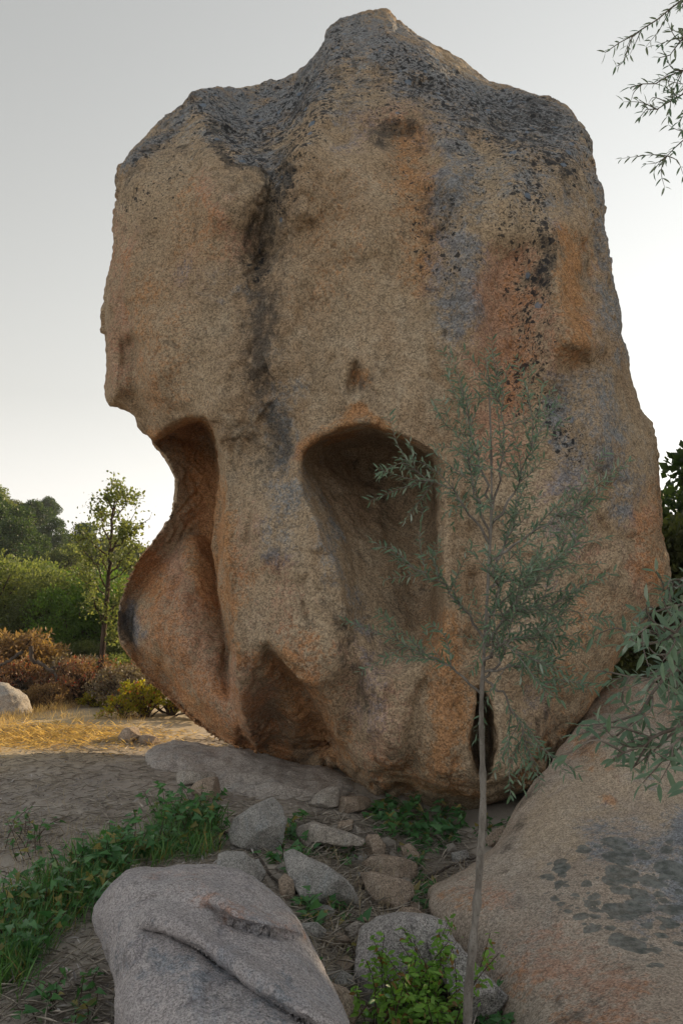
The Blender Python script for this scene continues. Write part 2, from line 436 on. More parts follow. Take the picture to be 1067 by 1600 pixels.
def curve_pts(pts, n=14, jit=0, rng=None):
    pts = np.asarray(pts, float); t = np.linspace(0, 1, len(pts)); tt = np.linspace(0, 1, n)
    out = np.stack([np.interp(tt, t, pts[:, a]) for a in range(3)], 1)
    for _ in range(2): out[1:-1] = (out[:-2] + 2 * out[1:-1] + out[2:]) / 4
    if jit: out[1:-1] += rng.normal(0, jit, out[1:-1].shape)
    return out

# leaf shapes: (verts, tris) unit length along +Y, up +Z
def leaf_lance(w=.2, bend=.12, fold=.06):
    ys = [0, .3, .65, 1.]; ws = [.02, .85, .8, 0]; V = []
    for y, q in zip(ys, ws):
        z = -bend * y * y
        V += [(-w / 2 * q, y, z + fold * q), (0, y, z), (w / 2 * q, y, z + fold * q)]
    F = []
    for i in range(3):
        a = i * 3
        for k in (0, 1): F += [(a + k, a + k + 1, a + k + 4), (a + k, a + k + 4, a + k + 3)]
    return np.array(V), np.array(F)
def leaf_arrow():
    V = [(0, 0, 0), (-.34, -.14, .03), (-.30, .25, .05), (0, .3, 0), (.30, .25, .05), (.34, -.14, .03), (-.12, .68, .0), (.12, .68, .0), (0, 1, -.12)]
    F = [(0, 2, 1), (0, 3, 2), (0, 4, 3), (0, 5, 4), (3, 6, 2), (3, 7, 6), (3, 4, 7), (6, 7, 8)]
    return np.array(V, float), np.array(F)
def leaf_oval(w=.45):
    V = [(0, 0, 0), (-w / 2, .35, .05), (0, .4, 0), (w / 2, .35, .05), (-w / 2.6, .75, .02), (w / 2.6, .75, .02), (0, 1, -.06)]
    F = [(0, 2, 1), (0, 3, 2), (1, 2, 4), (2, 6, 4), (2, 5, 6), (2, 3, 5)]
    return np.array(V, float), np.array(F)
def leaf_quad(w=.5):
    return np.array([(0, 0, 0), (w / 2, .5, .05), (0, 1, 0), (-w / 2, .5, .05)], float), np.array([(0, 1, 2), (0, 2, 3)])

def frames(D, U):
    D = D / (np.linalg.norm(D, axis=1)[:, None] + 1e-9); X = np.cross(D, U); X /= np.linalg.norm(X, axis=1)[:, None] + 1e-9
    return X, D, np.cross(X, D)
def leaves_mesh(name, P, D, U, S, shape, org=(0, 0, 0)):
    LV, LF = shape; X, Y, Z = frames(D, U); P = P - np.asarray(org)
    V = P[:, None] + S[:, None, None] * (LV[None, :, 0:1] * X[:, None] + LV[None, :, 1:2] * Y[:, None] + LV[None, :, 2:3] * Z[:, None])
    F = LF[None] + (np.arange(len(P)) * len(LV))[:, None, None]
    return mesh_from(name, V.reshape(-1, 3), F.reshape(-1, 3))
from mathutils import Matrix
def leaf_objects(P, D, U, S, shape, mat, parent, org, limit=300, rank=None, name='leaf', stuff='foliage', holder_name='crown'):
    """largest leaves as single parts (thing > crown > leaf), the rest as one stuff part"""
    n = len(P); order = np.argsort(-(rank if rank is not None else S)); big = order[:limit]; rest = order[limit:]
    holder = bpy.data.objects.new(holder_name, None); COL.objects.link(holder); holder.parent = parent; holder.empty_display_size = .05
    me = mesh_from(name, *shape); me.materials.append(mat); X, Y, Z = frames(D, U)
    for i in big:
        o = bpy.data.objects.new(name, me); COL.objects.link(o); o.parent = holder; p = P[i] - org; s = S[i]
        o.matrix_local = Matrix(((X[i, 0] * s, Y[i, 0] * s, Z[i, 0] * s, p[0]), (X[i, 1] * s, Y[i, 1] * s, Z[i, 1] * s, p[1]), (X[i, 2] * s, Y[i, 2] * s, Z[i, 2] * s, p[2]), (0, 0, 0, 1)))
    if len(rest):
        m2 = leaves_mesh(stuff, P[rest], D[rest], U[rest], S[rest], shape, org); m2.materials.append(mat)
        tag(link(stuff, m2, None, parent), kind='stuff')

# ------------------------------------------------------------------ materials in use
M = {}
M['skull'] = granite_mat('ochre_granite', (.345, .25, .165), (.395, .305, .21), (.46, .385, .29), 85, .46, zones=True)
M['support'] = granite_mat('tan_granite', (.38, .315, .26), (.43, .37, .31), (.49, .43, .37), 130, .42, zones=True, lichen=.84, spots=False)
M['grey'] = granite_mat('grey_granite', (.38, .355, .365), (.44, .415, .42), (.50, .455, .455), 210, .42, zones=True, gsc=1.8)
M['grey_rock'] = granite_mat('grey_rock', (.33, .315, .31), (.39, .375, .365), (.46, .43, .42), 170, .6, gsc=1.8)
M['slab'] = granite_mat('grey_brown_granite', (.38, .345, .32), (.43, .395, .365), (.48, .445, .41), 110, .4)
M['stone_a'] = granite_mat('pale_stone', (.38, .345, .31), (.43, .39, .35), (.50, .46, .41), 180, .45, gsc=3)
M['stone_b'] = granite_mat('warm_stone', (.35, .28, .22), (.41, .33, .265), (.47, .39, .325), 180, .45, gsc=3)
M['stone_c'] = granite_mat('cool_stone', (.31, .305, .295), (.37, .36, .345), (.44, .42, .405), 180, .45, gsc=3)
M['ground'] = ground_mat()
M['olive'] = leaf_mat('olive_leaf', (.085, .155, .10), (.16, .25, .165), back=(.34, .41, .35), trans=.18, rough=.42, spec=.5)
M['smilax'] = leaf_mat('vine_leaf', (.045, .145, .05), (.10, .25, .085), trans=.25, rough=.4, spec=.45, warm=(.26, .22, .07))
M['lentisk'] = leaf_mat('mastic_leaf', (.09, .22, .03), (.20, .38, .06), trans=.3, rough=.4, warm=(.20, .10, .03))
M['oak'] = leaf_mat('evergreen_leaf', (.03, .06, .02), (.075, .115, .04), trans=.35)
M['oak2'] = leaf_mat('olive_green_leaf', (.055, .075, .025), (.12, .13, .05), trans=.4)
M['scrub'] = leaf_mat('grey_green_leaf', (.10, .135, .05), (.21, .23, .09), trans=.45)
M['bright'] = leaf_mat('bright_green_leaf', (.07, .14, .025), (.14, .22, .04), trans=.4)
M['yellow'] = leaf_mat('yellow_green_leaf', (.14, .17, .02), (.34, .28, .03), trans=.45, warm=(.30, .10, .03))
M['bracken'] = leaf_mat('dry_bracken', (.17, .105, .06), (.33, .22, .12), trans=.35)
M['redbrown'] = leaf_mat('red_brown_brush', (.13, .07, .045), (.27, .17, .11), trans=.3, warm=(.30, .06, .035))
M['greybrush'] = leaf_mat('grey_dead_brush', (.11, .085, .065), (.24, .20, .155), trans=.25)
M['straw'] = plain_mat('dry_straw', (.26, .21, .14), (.50, .42, .28))
M['drygrass'] = leaf_mat('sun_dried_grass', (.50, .345, .18), (.76, .57, .34), trans=.35, rough=.7, spec=.2)
M['litter'] = plain_mat('grey_litter', (.36, .33, .30), (.72, .66, .58))
M['chips'] = plain_mat('grey_bark_chips', (.16, .15, .15), (.56, .53, .52))
M['grit'] = plain_mat('granite_grit', (.20, .18, .165), (.46, .42, .38))
M['blade'] = leaf_mat('grass_blade', (.06, .17, .05), (.16, .30, .10), trans=.3, warm=(.30, .24, .09))
M['bark'] = bark_mat('grey_bark', (.13, .11, .095), (.26, .23, .20), 18)
M['bark_dark'] = bark_mat('dark_bark', (.05, .035, .028), (.11, .08, .06), 18)
M['sapbark'] = bark_mat('sapling_bark', (.15, .135, .12), (.30, .28, .255), 30)
M['deadwood'] = bark_mat('dead_wood', (.06, .05, .045), (.14, .12, .105), 22)

# ------------------------------------------------------------------ ground
def graded(n, a, mx, c=0.):
    u = np.linspace(-1, 1, n); k = np.arcsinh(mx / a); return c + a * np.sinh(u * k)
gxs = graded(330, 1.6, 700); gys = graded(360, 2.2, 700, 5.0); GX, GY = np.meshgrid(gxs, gys, indexing='ij')
gv = np.stack([GX, GY, hgt(GX, GY)], -1).reshape(-1, 3); ii = np.arange(len(gxs) * len(gys)).reshape(len(gxs), len(gys))
gf = np.stack([ii[:-1, :-1], ii[1:, :-1], ii[1:, 1:], ii[:-1, 1:]], -1).reshape(-1, 4)
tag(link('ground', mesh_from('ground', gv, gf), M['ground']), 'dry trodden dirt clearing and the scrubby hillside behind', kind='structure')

# ------------------------------------------------------------------ the great hollowed boulder
SK = [(507, 65), (515, 45), (540, 33), (575, 26), (600, 24), (615, 38), (632, 52), (655, 60), (680, 72), (700, 84), (725, 100), (745, 115), (765, 130),
      (790, 136), (820, 145), (850, 155), (878, 160), (893, 175), (905, 200), (920, 235), (928, 270), (938, 305), (945, 350), (950, 400), (958, 450), (965, 490),
      (970, 530), (978, 575), (990, 615), (1003, 650), (1015, 690), (1020, 730), (1026, 780), (1030, 830), (1037, 880), (1035, 905), (1020, 945), (1000, 975),
      (985, 1000), (960, 1035), (945, 1070), (920, 1105), (885, 1150), (860, 1187), (835, 1218), (812, 1242), (780, 1257), (740, 1267), (705, 1273), (670, 1266),
      (640, 1247), (610, 1240), (580, 1244), (567, 1232), (550, 1207), (530, 1185), (505, 1196), (455, 1197), (430, 1184), (400, 1176), (370, 1167), (340, 1156), (310, 1130),
      (280, 1105), (245, 1075), (215, 1045), (192, 1010), (182, 980), (186, 945), (197, 910), (215, 875), (240, 845), (262, 815), (273, 790), (277, 760), (270, 735),
      (255, 707), (243, 697), (235, 680), (221, 672), (215, 650), (200, 640), (185, 636), (168, 634), (168, 600), (169, 560), (167, 520), (165, 480), (165, 440), (172, 410),
      (178, 380), (183, 340), (190, 300), (192, 270), (205, 250), (225, 230), (250, 205), (275, 180), (295, 155), (305, 143), (325, 142), (355, 138), (390, 138), (420, 133),
      (450, 128), (470, 118), (485, 100), (500, 85)]
def sk_yc(px, py):
    sd = lambda poly: poly_sd(px, py, smooth_poly(poly, 2))
    lean = 1.5 * sstep(340, 40, py) ** 1.3                     # the top leans away, with a scooped saddle and a shoulder facing the sky
    lean = lean + 1.3 * sstep(-14, 75, sd([(300, 60), (318, 190), (350, 250), (392, 288), (425, 300), (452, 240), (478, 170), (500, 110), (505, 40)])) * sstep(310, 150, py)
    lean = lean + .8 * sstep(-10, 60, sd([(615, 0), (690, 150), (790, 225), (880, 240), (960, 200), (920, 60)]))
    return lean + 8.05 - (px - 500) * .0010 - .35 * sstep(1080, 1250, py) * sstep(480, 620, px) + .35 * sstep(420, 250, px) * sstep(620, 760, py)
EYE_R = [(467, 735), (474, 706), (495, 685), (525, 673), (568, 661), (600, 671), (640, 690), (682, 712), (690, 760), (689, 830), (691, 900), (690, 970), (686, 1010),
         (640, 1050), (590, 1060), (556, 1020), (540, 960), (526, 905), (514, 862), (498, 815), (478, 775)]
EYE_L = [(190, 706), (240, 690), (262, 668), (300, 654), (325, 651), (338, 680), (345, 720), (348, 800), (346, 860), (353, 930), (366, 1000), (366, 1060), (378, 1120),
         (410, 1190), (300, 1260), (150, 1150), (100, 900)]
NOSE = [(410, 993), (440, 1022), (478, 1062), (512, 1098), (524, 1130), (534, 1165), (540, 1215), (420, 1240), (352, 1200), (366, 1120), (380, 1060)]
SLOT = [(742, 1072), (737, 1100), (733, 1130), (731, 1170), (737, 1203), (752, 1219), (769, 1214), (778, 1180), (776, 1145), (768, 1105), (756, 1074)]
def sk_feat(PX, PY, din):
    Q = np.stack([PX / 210., PY / 300., 0 * PX + 3.3], -1); f = .34 * fbm(Q, 2)
    Q = np.stack([PX / 75., PY / 130., 0 * PX + 8.1], -1); f = f + .11 * fbm(Q, 3) + .05 * np.abs(pnoise(Q * 1.7))
    sd = lambda poly: poly_sd(PX, PY, smooth_poly(poly, 2))
    g = lambda pts, r: np.exp(-(line_d(PX, PY, pts) / r) ** 2)
    # top: gully running down from the saddle
    f += .26 * g([(450, 190), (425, 290), (410, 400)], 30) + .14 * g([(405, 400), (400, 560), (415, 700)], 42)
    f -= .22 * g([(525, 70), (497, 150), (478, 240), (470, 330)], 26)
    f -= .16 * g([(305, 160), (325, 230), (340, 330)], 30)
    # arch and trough on the brow
    arch = sd([(585, 205), (605, 190), (640, 186), (676, 205), (698, 250), (705, 330), (690, 430), (640, 440), (615, 330), (600, 250)])
    f += .17 * sstep(-4, 22, arch) * sstep(440, 230, PY)
    f += .10 * g([(585, 250), (600, 340), (610, 420)], 22) * .6
    # ribs on the right flank
    f -= .10 * g([(720, 300), (735, 430), (735, 560), (745, 640)], 24)
    f += .13 * g([(790, 420), (800, 520), (800, 640)], 40)
    f -= .16 * g([(862, 360), (872, 460), (900, 545)], 26)
    f += .12 * g([(905, 570), (880, 620), (900, 720)], 24)
    f -= .20 * np.exp(-((PX - 905) / 26.) ** 2 - ((PY - 530) / 20.) ** 2)
    f += .30 * sstep(870, 960, PX) * sstep(560, 420, PY)
    k = np.hypot((PX - 977) / 36., (PY - 800) / 40.) + .35 * pnoise(np.stack([PX / 22., PY / 22., 0 * PX], -1))
    f -= .055 * sstep(1.15, .75, k); f += .05 * np.exp(-((k - 1.15) / .08) ** 2) * sstep(1010, 960, PX)
    f -= .07 * np.exp(-((PX - 935) / 18.) ** 2 - ((PY - 846) / 7.) ** 2)
    # oval socket scar
    k = np.hypot((PX - 555 - (592 - PY) * .12) / 15., (PY - 592) / 31.); f += .09 * sstep(1.1, .6, k) - .03 * np.exp(-((k - 1.25) / .2) ** 2)
    # large eye hollow
    e = sd(EYE_R); wl = line_d(PX, PY, [(467, 735), (478, 775), (498, 815), (514, 862), (526, 905), (540, 960), (556, 1020)])
    amp = np.interp(PY, [650, 720, 800, 880, 950, 1010, 1060], [1.35, 1.5, 1.30, 1.0, .76, .52, .12])
    side = np.clip(wl / np.interp(PY, [650, 780, 1000], [45, 120, 110]), 0, 1) ** .75
    rt = np.interp(PX, [560, 650, 690], [30, 26, 13]); f += amp * np.clip(e / rt, 0, 1) ** .55 * (np.interp(PY, [700, 860, 960], [.34, .26, .10]) + (1 - np.interp(PY, [700, 860, 960], [.34, .26, .10])) * side); f -= .06 * np.exp(-((e + 7) / 8.) ** 2) * (PY < 1000)
    f -= .10 * np.exp(-((PX - 498) / 26.) ** 2 - ((PY - 852) / 14.) ** 2)                       # lip
    f -= .10 * g([(700, 720), (702, 850), (700, 980)], 12)
    # left eye recess, open to the left
    e = sd(EYE_L); amp = np.interp(PY, [640, 720, 820, 920, 1000, 1080, 1180], [1.0, 1.4, 1.4, 1.2, 1.0, .80, .5])
    f += amp * np.clip(e / 10., 0, 1) ** .6
    edge = line_d(PX, PY, [(322, 654), (338, 680), (345, 720), (348, 800), (346, 860), (353, 930), (366, 1000), (367, 1060), (374, 1105)])
    f += (.10 * np.exp(-((edge - 9) / 9.) ** 2) + .55 * np.exp(-(edge / 42.) ** 2)) * (e > 0) * sstep(1130, 1040, PY); f -= .07 * np.exp(-((edge - 8) / 9.) ** 2) * (e <= 0)
    f += .30 * np.exp(-((PX - 322) / 22.) ** 2 - ((PY - 735) / 70.) ** 2)
    f -= .22 * np.exp(-((PX - 245) / 50.) ** 2 - ((PY - 985) / 70.) ** 2)
    f -= .14 * np.exp(-((PX - 320) / 40.) ** 2 - ((PY - 1040) / 60.) ** 2)
    f += .07 * g([(256, 985), (252, 1040), (262, 1085)], 9) + .08 * g([(285, 900), (262, 960)], 10)
    # brow overhang at far left
    f += .22 * g([(205, 540), (215, 620), (235, 670)], 13) - .12 * g([(180, 480), (178, 620)], 12)
    # nose hollow
    e = sd(NOSE); edge = line_d(PX, PY, [(410, 993), (440, 1022), (478, 1062), (512, 1098), (524, 1130), (534, 1165), (540, 1215)])
    f += np.interp(PY, [990, 1040, 1100, 1160, 1230], [.22, .58, .80, .95, .8]) * np.clip(e / 13., 0, 1) ** .6 * sstep(372, 440, PX + (PY - 1100) * .2)
    f -= .06 * np.exp(-((edge - 7) / 8.) ** 2) * (e <= 0)
    f -= .20 * g([(428, 1050), (455, 1110), (470, 1140)], 18) + .05 * g([(500, 1100), (515, 1140)], 8)
    f += .35 * np.exp(-((PX - 500) / 40.) ** 2 - ((PY - 1165) / 26.) ** 2)
    # the slot low on the right
    e = sd(SLOT); f += .95 * np.clip(e / 13., 0, 1) ** .5
    f += .10 * g([(738, 900), (735, 1000)], 12)
    # vertical flutes of the jaw
    f += .10 * g([(545, 980), (548, 1060), (560, 1130)], 16) - .13 * g([(585, 1080), (605, 1180)], 26)
    f += .12 * g([(655, 1075), (645, 1140), (640, 1200)], 12) - .12 * g([(692, 1010), (690, 1120), (692, 1220)], 24)
    f += .22 * np.exp(-((PX - 635) / 18.) ** 2 - ((PY - 1236) / 14.) ** 2)
    f -= .10 * g([(800, 1000), (800, 1200)], 40); f += .08 * g([(900, 930), (860, 1010), (850, 1090)], 26)
    # cracks on the nose bridge
    for pts in ([(395, 735), (401, 765), (404, 790), (392, 815), (388, 850)], [(345, 690), (352, 720), (360, 740)], [(480, 865), (515, 868)],
                [(185, 500), (195, 560), (188, 600), (205, 625)], [(228, 965), (240, 990), (230, 1005)], [(735, 720), (728, 790), (737, 850)]):
        f += .05 * np.exp(-(line_d(PX, PY, pts) / 3.2) ** 2)
    f -= .05 * sstep(9, 2, line_d(PX, PY, [(378, 740), (385, 790), (376, 840)]))
    return f
def masks(spec, px, py):
    m = np.zeros(len(px))
    for pts, r, s in spec: m = np.maximum(m, s * np.exp(-(line_d(px, py, pts) / r) ** 2))
    return m
Z_DARK = [([(420, 290), (400, 420), (385, 560), (420, 700)], 58, .62), ([(600, 1000), (560, 1080)], 30, .35), ([(180, 300), (250, 220)], 40, .45), ([(640, 200), (590, 210)], 34, .7), ([(560, 110), (700, 200), (860, 240)], 90, .42), ([(210, 250), (330, 220)], 50, .35), ([(700, 330), (720, 500)], 50, .3), ([(900, 620), (930, 760)], 50, .3), ([(440, 270), (410, 380), (405, 470)], 36, .75), ([(400, 470), (405, 560), (430, 690)], 42, .8), ([(860, 180), (780, 200)], 40, .6), ([(840, 380), (835, 440)], 22, .9),
          ([(540, 960), (545, 1060), (560, 1100)], 16, .75), ([(600, 195), (650, 200)], 22, .7), ([(470, 180), (500, 110)], 16, .7),
          ([(340, 215), (390, 270), (440, 285)], 16, .9), ([(590, 740), (640, 780), (560, 780)], 50, .45), ([(400, 1120), (415, 1160)], 16, .5), ([(500, 1185), (450, 1192)], 12, .5),
          ([(683, 530), (683, 532)], 10, 1.0), ([(195, 960), (205, 1000)], 16, .9), ([(205, 290), (260, 210), (300, 160)], 22, .6), ([(850, 1100), (846, 1140)], 9, .7),
          ([(556, 600), (553, 615)], 10, .6), ([(640, 930), (600, 1000)], 40, .4), ([(620, 1100), (600, 1170)], 16, .4)]
Z_OR = [([(250, 460), (240, 600)], 60, .5), ([(290, 330), (300, 420)], 60, .45), ([(520, 300), (510, 440)], 70, .4), ([(650, 220), (670, 420)], 50, .7), ([(900, 940), (860, 1080)], 70, .5), ([(220, 940), (330, 1090), (420, 1150)], 60, .6), ([(610, 1200), (700, 1200)], 50, .6), ([(480, 1000), (500, 1080)], 40, .5), ([(300, 670), (325, 800), (335, 940)], 36, 1.), ([(440, 1050), (480, 1110), (510, 1160)], 46, .9), ([(840, 1120), (900, 1080)], 40, .45), ([(640, 230), (660, 330)], 42, .75), ([(790, 430), (800, 600)], 40, .55), ([(890, 370), (900, 530)], 36, .95), ([(472, 700), (540, 668), (570, 660), (640, 690)], 13, .9),
        ([(315, 670), (330, 760), (342, 900)], 24, .9), ([(225, 880), (240, 930)], 34, .95), ([(200, 1030), (300, 1115), (440, 1185)], 34, .85), ([(420, 1040), (480, 1120)], 38, .7),
        ([(700, 990), (705, 1120), (690, 1230)], 36, .8), ([(730, 1240), (620, 1230)], 26, .7), ([(1005, 760), (1018, 900)], 24, .65), ([(960, 1030), (900, 1120), (820, 1230)], 22, .6),
        ([(290, 690), (250, 690)], 18, .8), ([(360, 930), (370, 1040)], 14, .7), ([(555, 590), (555, 600)], 15, .8), ([(545, 1190), (570, 1230)], 16, .7), ([(325, 320), (330, 400)], 30, .5),
        ([(205, 400), (215, 560)], 22, .45), ([(440, 870), (380, 900)], 20, .5), ([(930, 950), (900, 1020)], 30, .4), ([(680, 900), (640, 900)], 30, .4)]
Z_GR = [([(440, 620), (450, 760), (430, 850)], 44, .5), ([(560, 1000), (590, 1120)], 36, .45), ([(900, 640), (890, 820)], 50, .5), ([(700, 230), (715, 520)], 40, .75), ([(330, 160), (390, 200), (470, 150), (520, 80)], 46, .9), ([(610, 60), (700, 150), (800, 190), (890, 230)], 44, .85), ([(340, 170), (400, 180), (460, 150)], 48, 1.), ([(400, 240), (430, 280)], 26, .9), ([(530, 50), (600, 60), (640, 110), (760, 170), (870, 190)], 48, .95), ([(700, 150), (730, 300)], 44, .75),
        ([(715, 380), (710, 520)], 26, .75), ([(870, 590), (880, 700)], 24, .75), ([(930, 260), (950, 450), (965, 560)], 26, .7), ([(205, 260), (290, 170)], 24, .75),
        ([(200, 950), (215, 1000)], 20, .8), ([(920, 600), (960, 740)], 50, .6), ([(880, 860), (850, 980)], 50, .4), ([(975, 790), (975, 810)], 32, .7), ([(820, 260), (850, 320)], 50, .6), ([(505, 780), (530, 900), (560, 980)], 22, .5),
        ([(830, 1080), (820, 1150)], 30, .45), ([(440, 560), (450, 700)], 40, .3), ([(560, 130), (540, 200)], 40, .5), ([(300, 420), (380, 460)], 40, .35)]
Z_BS = [([(320, 170), (400, 230), (470, 160)], 55, .95), ([(620, 90), (720, 170), (820, 220), (890, 250)], 60, .95), ([(530, 60), (500, 170), (450, 270)], 30, .9), ([(800, 330), (835, 560)], 40, .65), ([(300, 240), (210, 330)], 40, .5), ([(540, 130), (620, 180)], 60, .6), ([(880, 200), (900, 260)], 50, .8), ([(430, 230), (500, 150)], 30, .8), ([(740, 250), (790, 330)], 50, .6), ([(400, 170), (450, 160)], 60, .85), ([(470, 240), (430, 320)], 30, .8), ([(560, 60), (590, 130)], 50, .6), ([(760, 180), (850, 190)], 60, .95), ([(700, 130), (720, 220)], 50, .75),
        ([(830, 280), (840, 380), (835, 460)], 36, .85), ([(820, 480), (830, 560), (790, 600)], 40, .85), ([(800, 600), (870, 640), (890, 700)], 34, .75), ([(700, 340), (700, 420)], 60, .55),
        ([(300, 180), (220, 260)], 34, .7), ([(880, 280), (920, 300)], 40, .6), ([(640, 250), (660, 380)], 50, .5), ([(410, 430), (400, 400)], 20, .8)]
Z_PK = [([(260, 880), (290, 1000), (380, 1120)], 70, .8), ([(430, 900), (480, 1060)], 50, .5), ([(560, 1040), (620, 1180)], 60, .6), ([(880, 780), (930, 900)], 70, .45), ([(300, 960), (320, 1060)], 52, .8), ([(600, 1080), (600, 1170)], 46, .7), ([(775, 420), (785, 700)], 58, 1.), ([(400, 780), (380, 880)], 30, .5), ([(330, 300), (360, 380)], 40, .6),
        ([(190, 350), (185, 600)], 24, .6), ([(870, 560), (840, 480)], 30, .6), ([(560, 200), (620, 160)], 44, .5), ([(1010, 820), (1000, 930)], 26, .7)]
Z_PL = [([(420, 720), (450, 900), (480, 1010)], 70, .9), ([(600, 1080), (600, 1180)], 60, .7), ([(260, 960), (320, 1060)], 60, .6), ([(780, 760), (860, 860), (850, 1000)], 110, .7), ([(620, 900), (600, 1000)], 60, .8), ([(560, 400), (540, 560)], 110, .55), ([(440, 900), (500, 1020)], 44, .9), ([(760, 800), (860, 900)], 80, .5), ([(600, 620), (640, 560)], 60, .5), ([(420, 760), (450, 820)], 40, .6), ([(280, 450), (260, 560)], 60, .4)]
def sk_attrs(px, py, V, N):
    px = px + 34 * fbm(V * 1.6, 3) + 16 * fbm(V * 6, 2); py = py + 40 * fbm(V * 1.3 + 9, 3)
    return {'zone_a': np.stack([masks(Z_DARK, px, py), masks(Z_OR, px, py), masks(Z_GR, px, py)], 1),
            'zone_b': np.stack([masks(Z_BS, px, py), masks(Z_PK, px, py), masks(Z_PL, px, py)], 1)}
V, F = stone_mesh('skull', smooth_poly(SK, 1), sk_yc, 1.15, 1.6, 1.05, step=2.0, h=.022, blr=9, feat=sk_feat)
finish_stone('hollowed_boulder', V, F, M['skull'], 'towering ochre granite boulder hollowed with two eye-like caves', 'boulder',
             ((1.4, .05), (3.6, .03), (10., .014), (26., .006)), sk_attrs, flakes=.045)

# ------------------------------------------------------------------ boulders beside it
def ramp_y(p0, y0, p1, y1): return lambda px, py: np.interp(py, [p0, p1], [y0, y1]) + 0 * px
SUP = [(664, 1388), (690, 1372), (740, 1350), (788, 1312), (808, 1266), (832, 1226), (872, 1172), (915, 1122), (965, 1117), (1010, 1128), (1067, 1160), (1160, 1220), (1260, 1330), (1300, 1500), (1280, 1800), (1000, 1900),
       (840, 1800), (800, 1640), (765, 1570), (725, 1500), (690, 1452), (668, 1420)]
def sup_feat(PX, PY, din):
    g = lambda pts, r: np.exp(-(line_d(PX, PY, pts) / r) ** 2)
    f = -.18 * g([(960, 1180), (1040, 1220), (1080, 1300)], 50) + .10 * g([(900, 1170), (960, 1240), (930, 1270)], 30)
    f += .05 * g([(925, 1258), (960, 1264)], 6) - .04 * g([(928, 1268), (955, 1272)], 5)
    f += .10 * g([(700, 1480), (800, 1440), (900, 1480)], 60) * .6
    return f
def sup_attrs(px, py, V, N):
    bs = masks([([(870, 1360), (880, 1410)], 26, 1.), ([(930, 1330), (1000, 1330)], 30, .9), ([(920, 1410), (965, 1445)], 34, 1.1), ([(960, 1360), (1030, 1370)], 44, .95), ([(1000, 1380), (1030, 1440), (1010, 1480)], 42, 1.15), ([(1067, 1330), (1067, 1400)], 40, .9)], px, py)
    px = px + 30 * fbm(V * 2., 3); py = py + 30 * fbm(V * 2. + 5, 3); z = 0 * bs
    gl = masks([([(950, 1320), (1060, 1330)], 45, .8), ([(1067, 1290), (1067, 1420)], 46, 1.), ([(990, 1420), (1000, 1430)], 34, .9), ([(960, 1190), (1040, 1240)], 40, .35)], px, py)
    og = masks([([(760, 1500), (850, 1570), (950, 1590)], 50, .3), ([(900, 1170), (930, 1200)], 36, .6), ([(700, 1400), (740, 1420)], 26, .45), ([(1040, 1560), (1000, 1520)], 50, .25), ([(940, 1262), (952, 1264)], 8, .8)], px, py)
    pk = masks([([(720, 1380), (780, 1400)], 30, .6), ([(850, 1500), (980, 1560)], 60, .7)], px, py)
    pl = masks([([(850, 1300), (960, 1220), (1060, 1230)], 60, .9)], px, py)
    dk = masks([([(850, 1230), (820, 1270), (800, 1320)], 22, .6), ([(880, 1580), (1000, 1600)], 30, .5), ([(920, 1140), (890, 1190)], 26, .5)], px, py)
    return {'zone_a': np.stack([dk, og, gl], 1), 'zone_b': np.stack([bs, pk, pl], 1)}
V, F = stone_mesh('sup', smooth_poly(SUP, 2), ramp_y(1120, 6.9, 1650, 3.75), .85, 1.2, .8, step=3., h=.03, blr=8, feat=sup_feat)
finish_stone('support_boulder', V, F, M['support'], 'smooth tan boulder blotched with dark lichen propping the hollowed boulder', 'boulder', ((1.0, .05), (3., .02), (11., .005)), sup_attrs)
BK = [(860, 1200), (905, 1125), (935, 1085), (972, 1058), (1008, 1058), (1045, 1078), (1090, 1105), (1140, 1160), (1180, 1260), (1050, 1330), (900, 1320)]
V, F = stone_mesh('bk', smooth_poly(BK, 2), ramp_y(1060, 7.9, 1300, 7.3), .5, .9, .6, step=2.5, h=.03, blr=6)
finish_stone('round_boulder', V, F, M['support'], 'rounded tan boulder top showing behind the lichen-blotched boulder', 'boulder', ((1.3, .05), (4., .015), (12., .005)),
             lambda px, py, V, N: {'zone_a': np.zeros((len(px), 3)) + (.15, .3, .1), 'zone_b': np.zeros((len(px), 3)) + (.1, .2, .3)})

FG = [(148, 1425), (172, 1385), (204, 1353), (250, 1354), (300, 1345), (345, 1348), (390, 1366), (430, 1396), (460, 1426), (482, 1462), (502, 1502), (522, 1545), (545, 1580), (560, 1640), (545, 1740), (200, 1740), (190, 1600), (175, 1520), (158, 1465)]
def fg_feat(PX, PY, din):
    # three slabs split by slanting cracks: the lower ones set back behind the upper ones
    l1 = [(150, 1405), (250, 1398), (330, 1412), (365, 1438), (420, 1452), (482, 1463), (560, 1466)]
    l2 = [(120, 1440), (215, 1448), (262, 1456), (312, 1482), (352, 1512), (402, 1548), (470, 1590), (560, 1640)]
    def below(l): return PY - np.interp(PX, [p[0] for p in l], [p[1] for p in l])
    b1, b2 = below(l1), below(l2)
    w1 = sstep(300, 350, PX); w2 = sstep(195, 260, PX)
    f = .05 * sstep(-2, 6, b1) * (.2 + .8 * w1) + .055 * sstep(-2, 6, b2) * w2
    f += .045 * np.exp(-((b1 - 4) / 4.2) ** 2) * w1 + .075 * np.exp(-((b2 - 3) / 4.) ** 2) * w2
    f -= .05 * np.exp(-((b1 + 22) / 18.) ** 2) + .05 * np.exp(-((b2 + 22) / 16.) ** 2) * w2
    return f
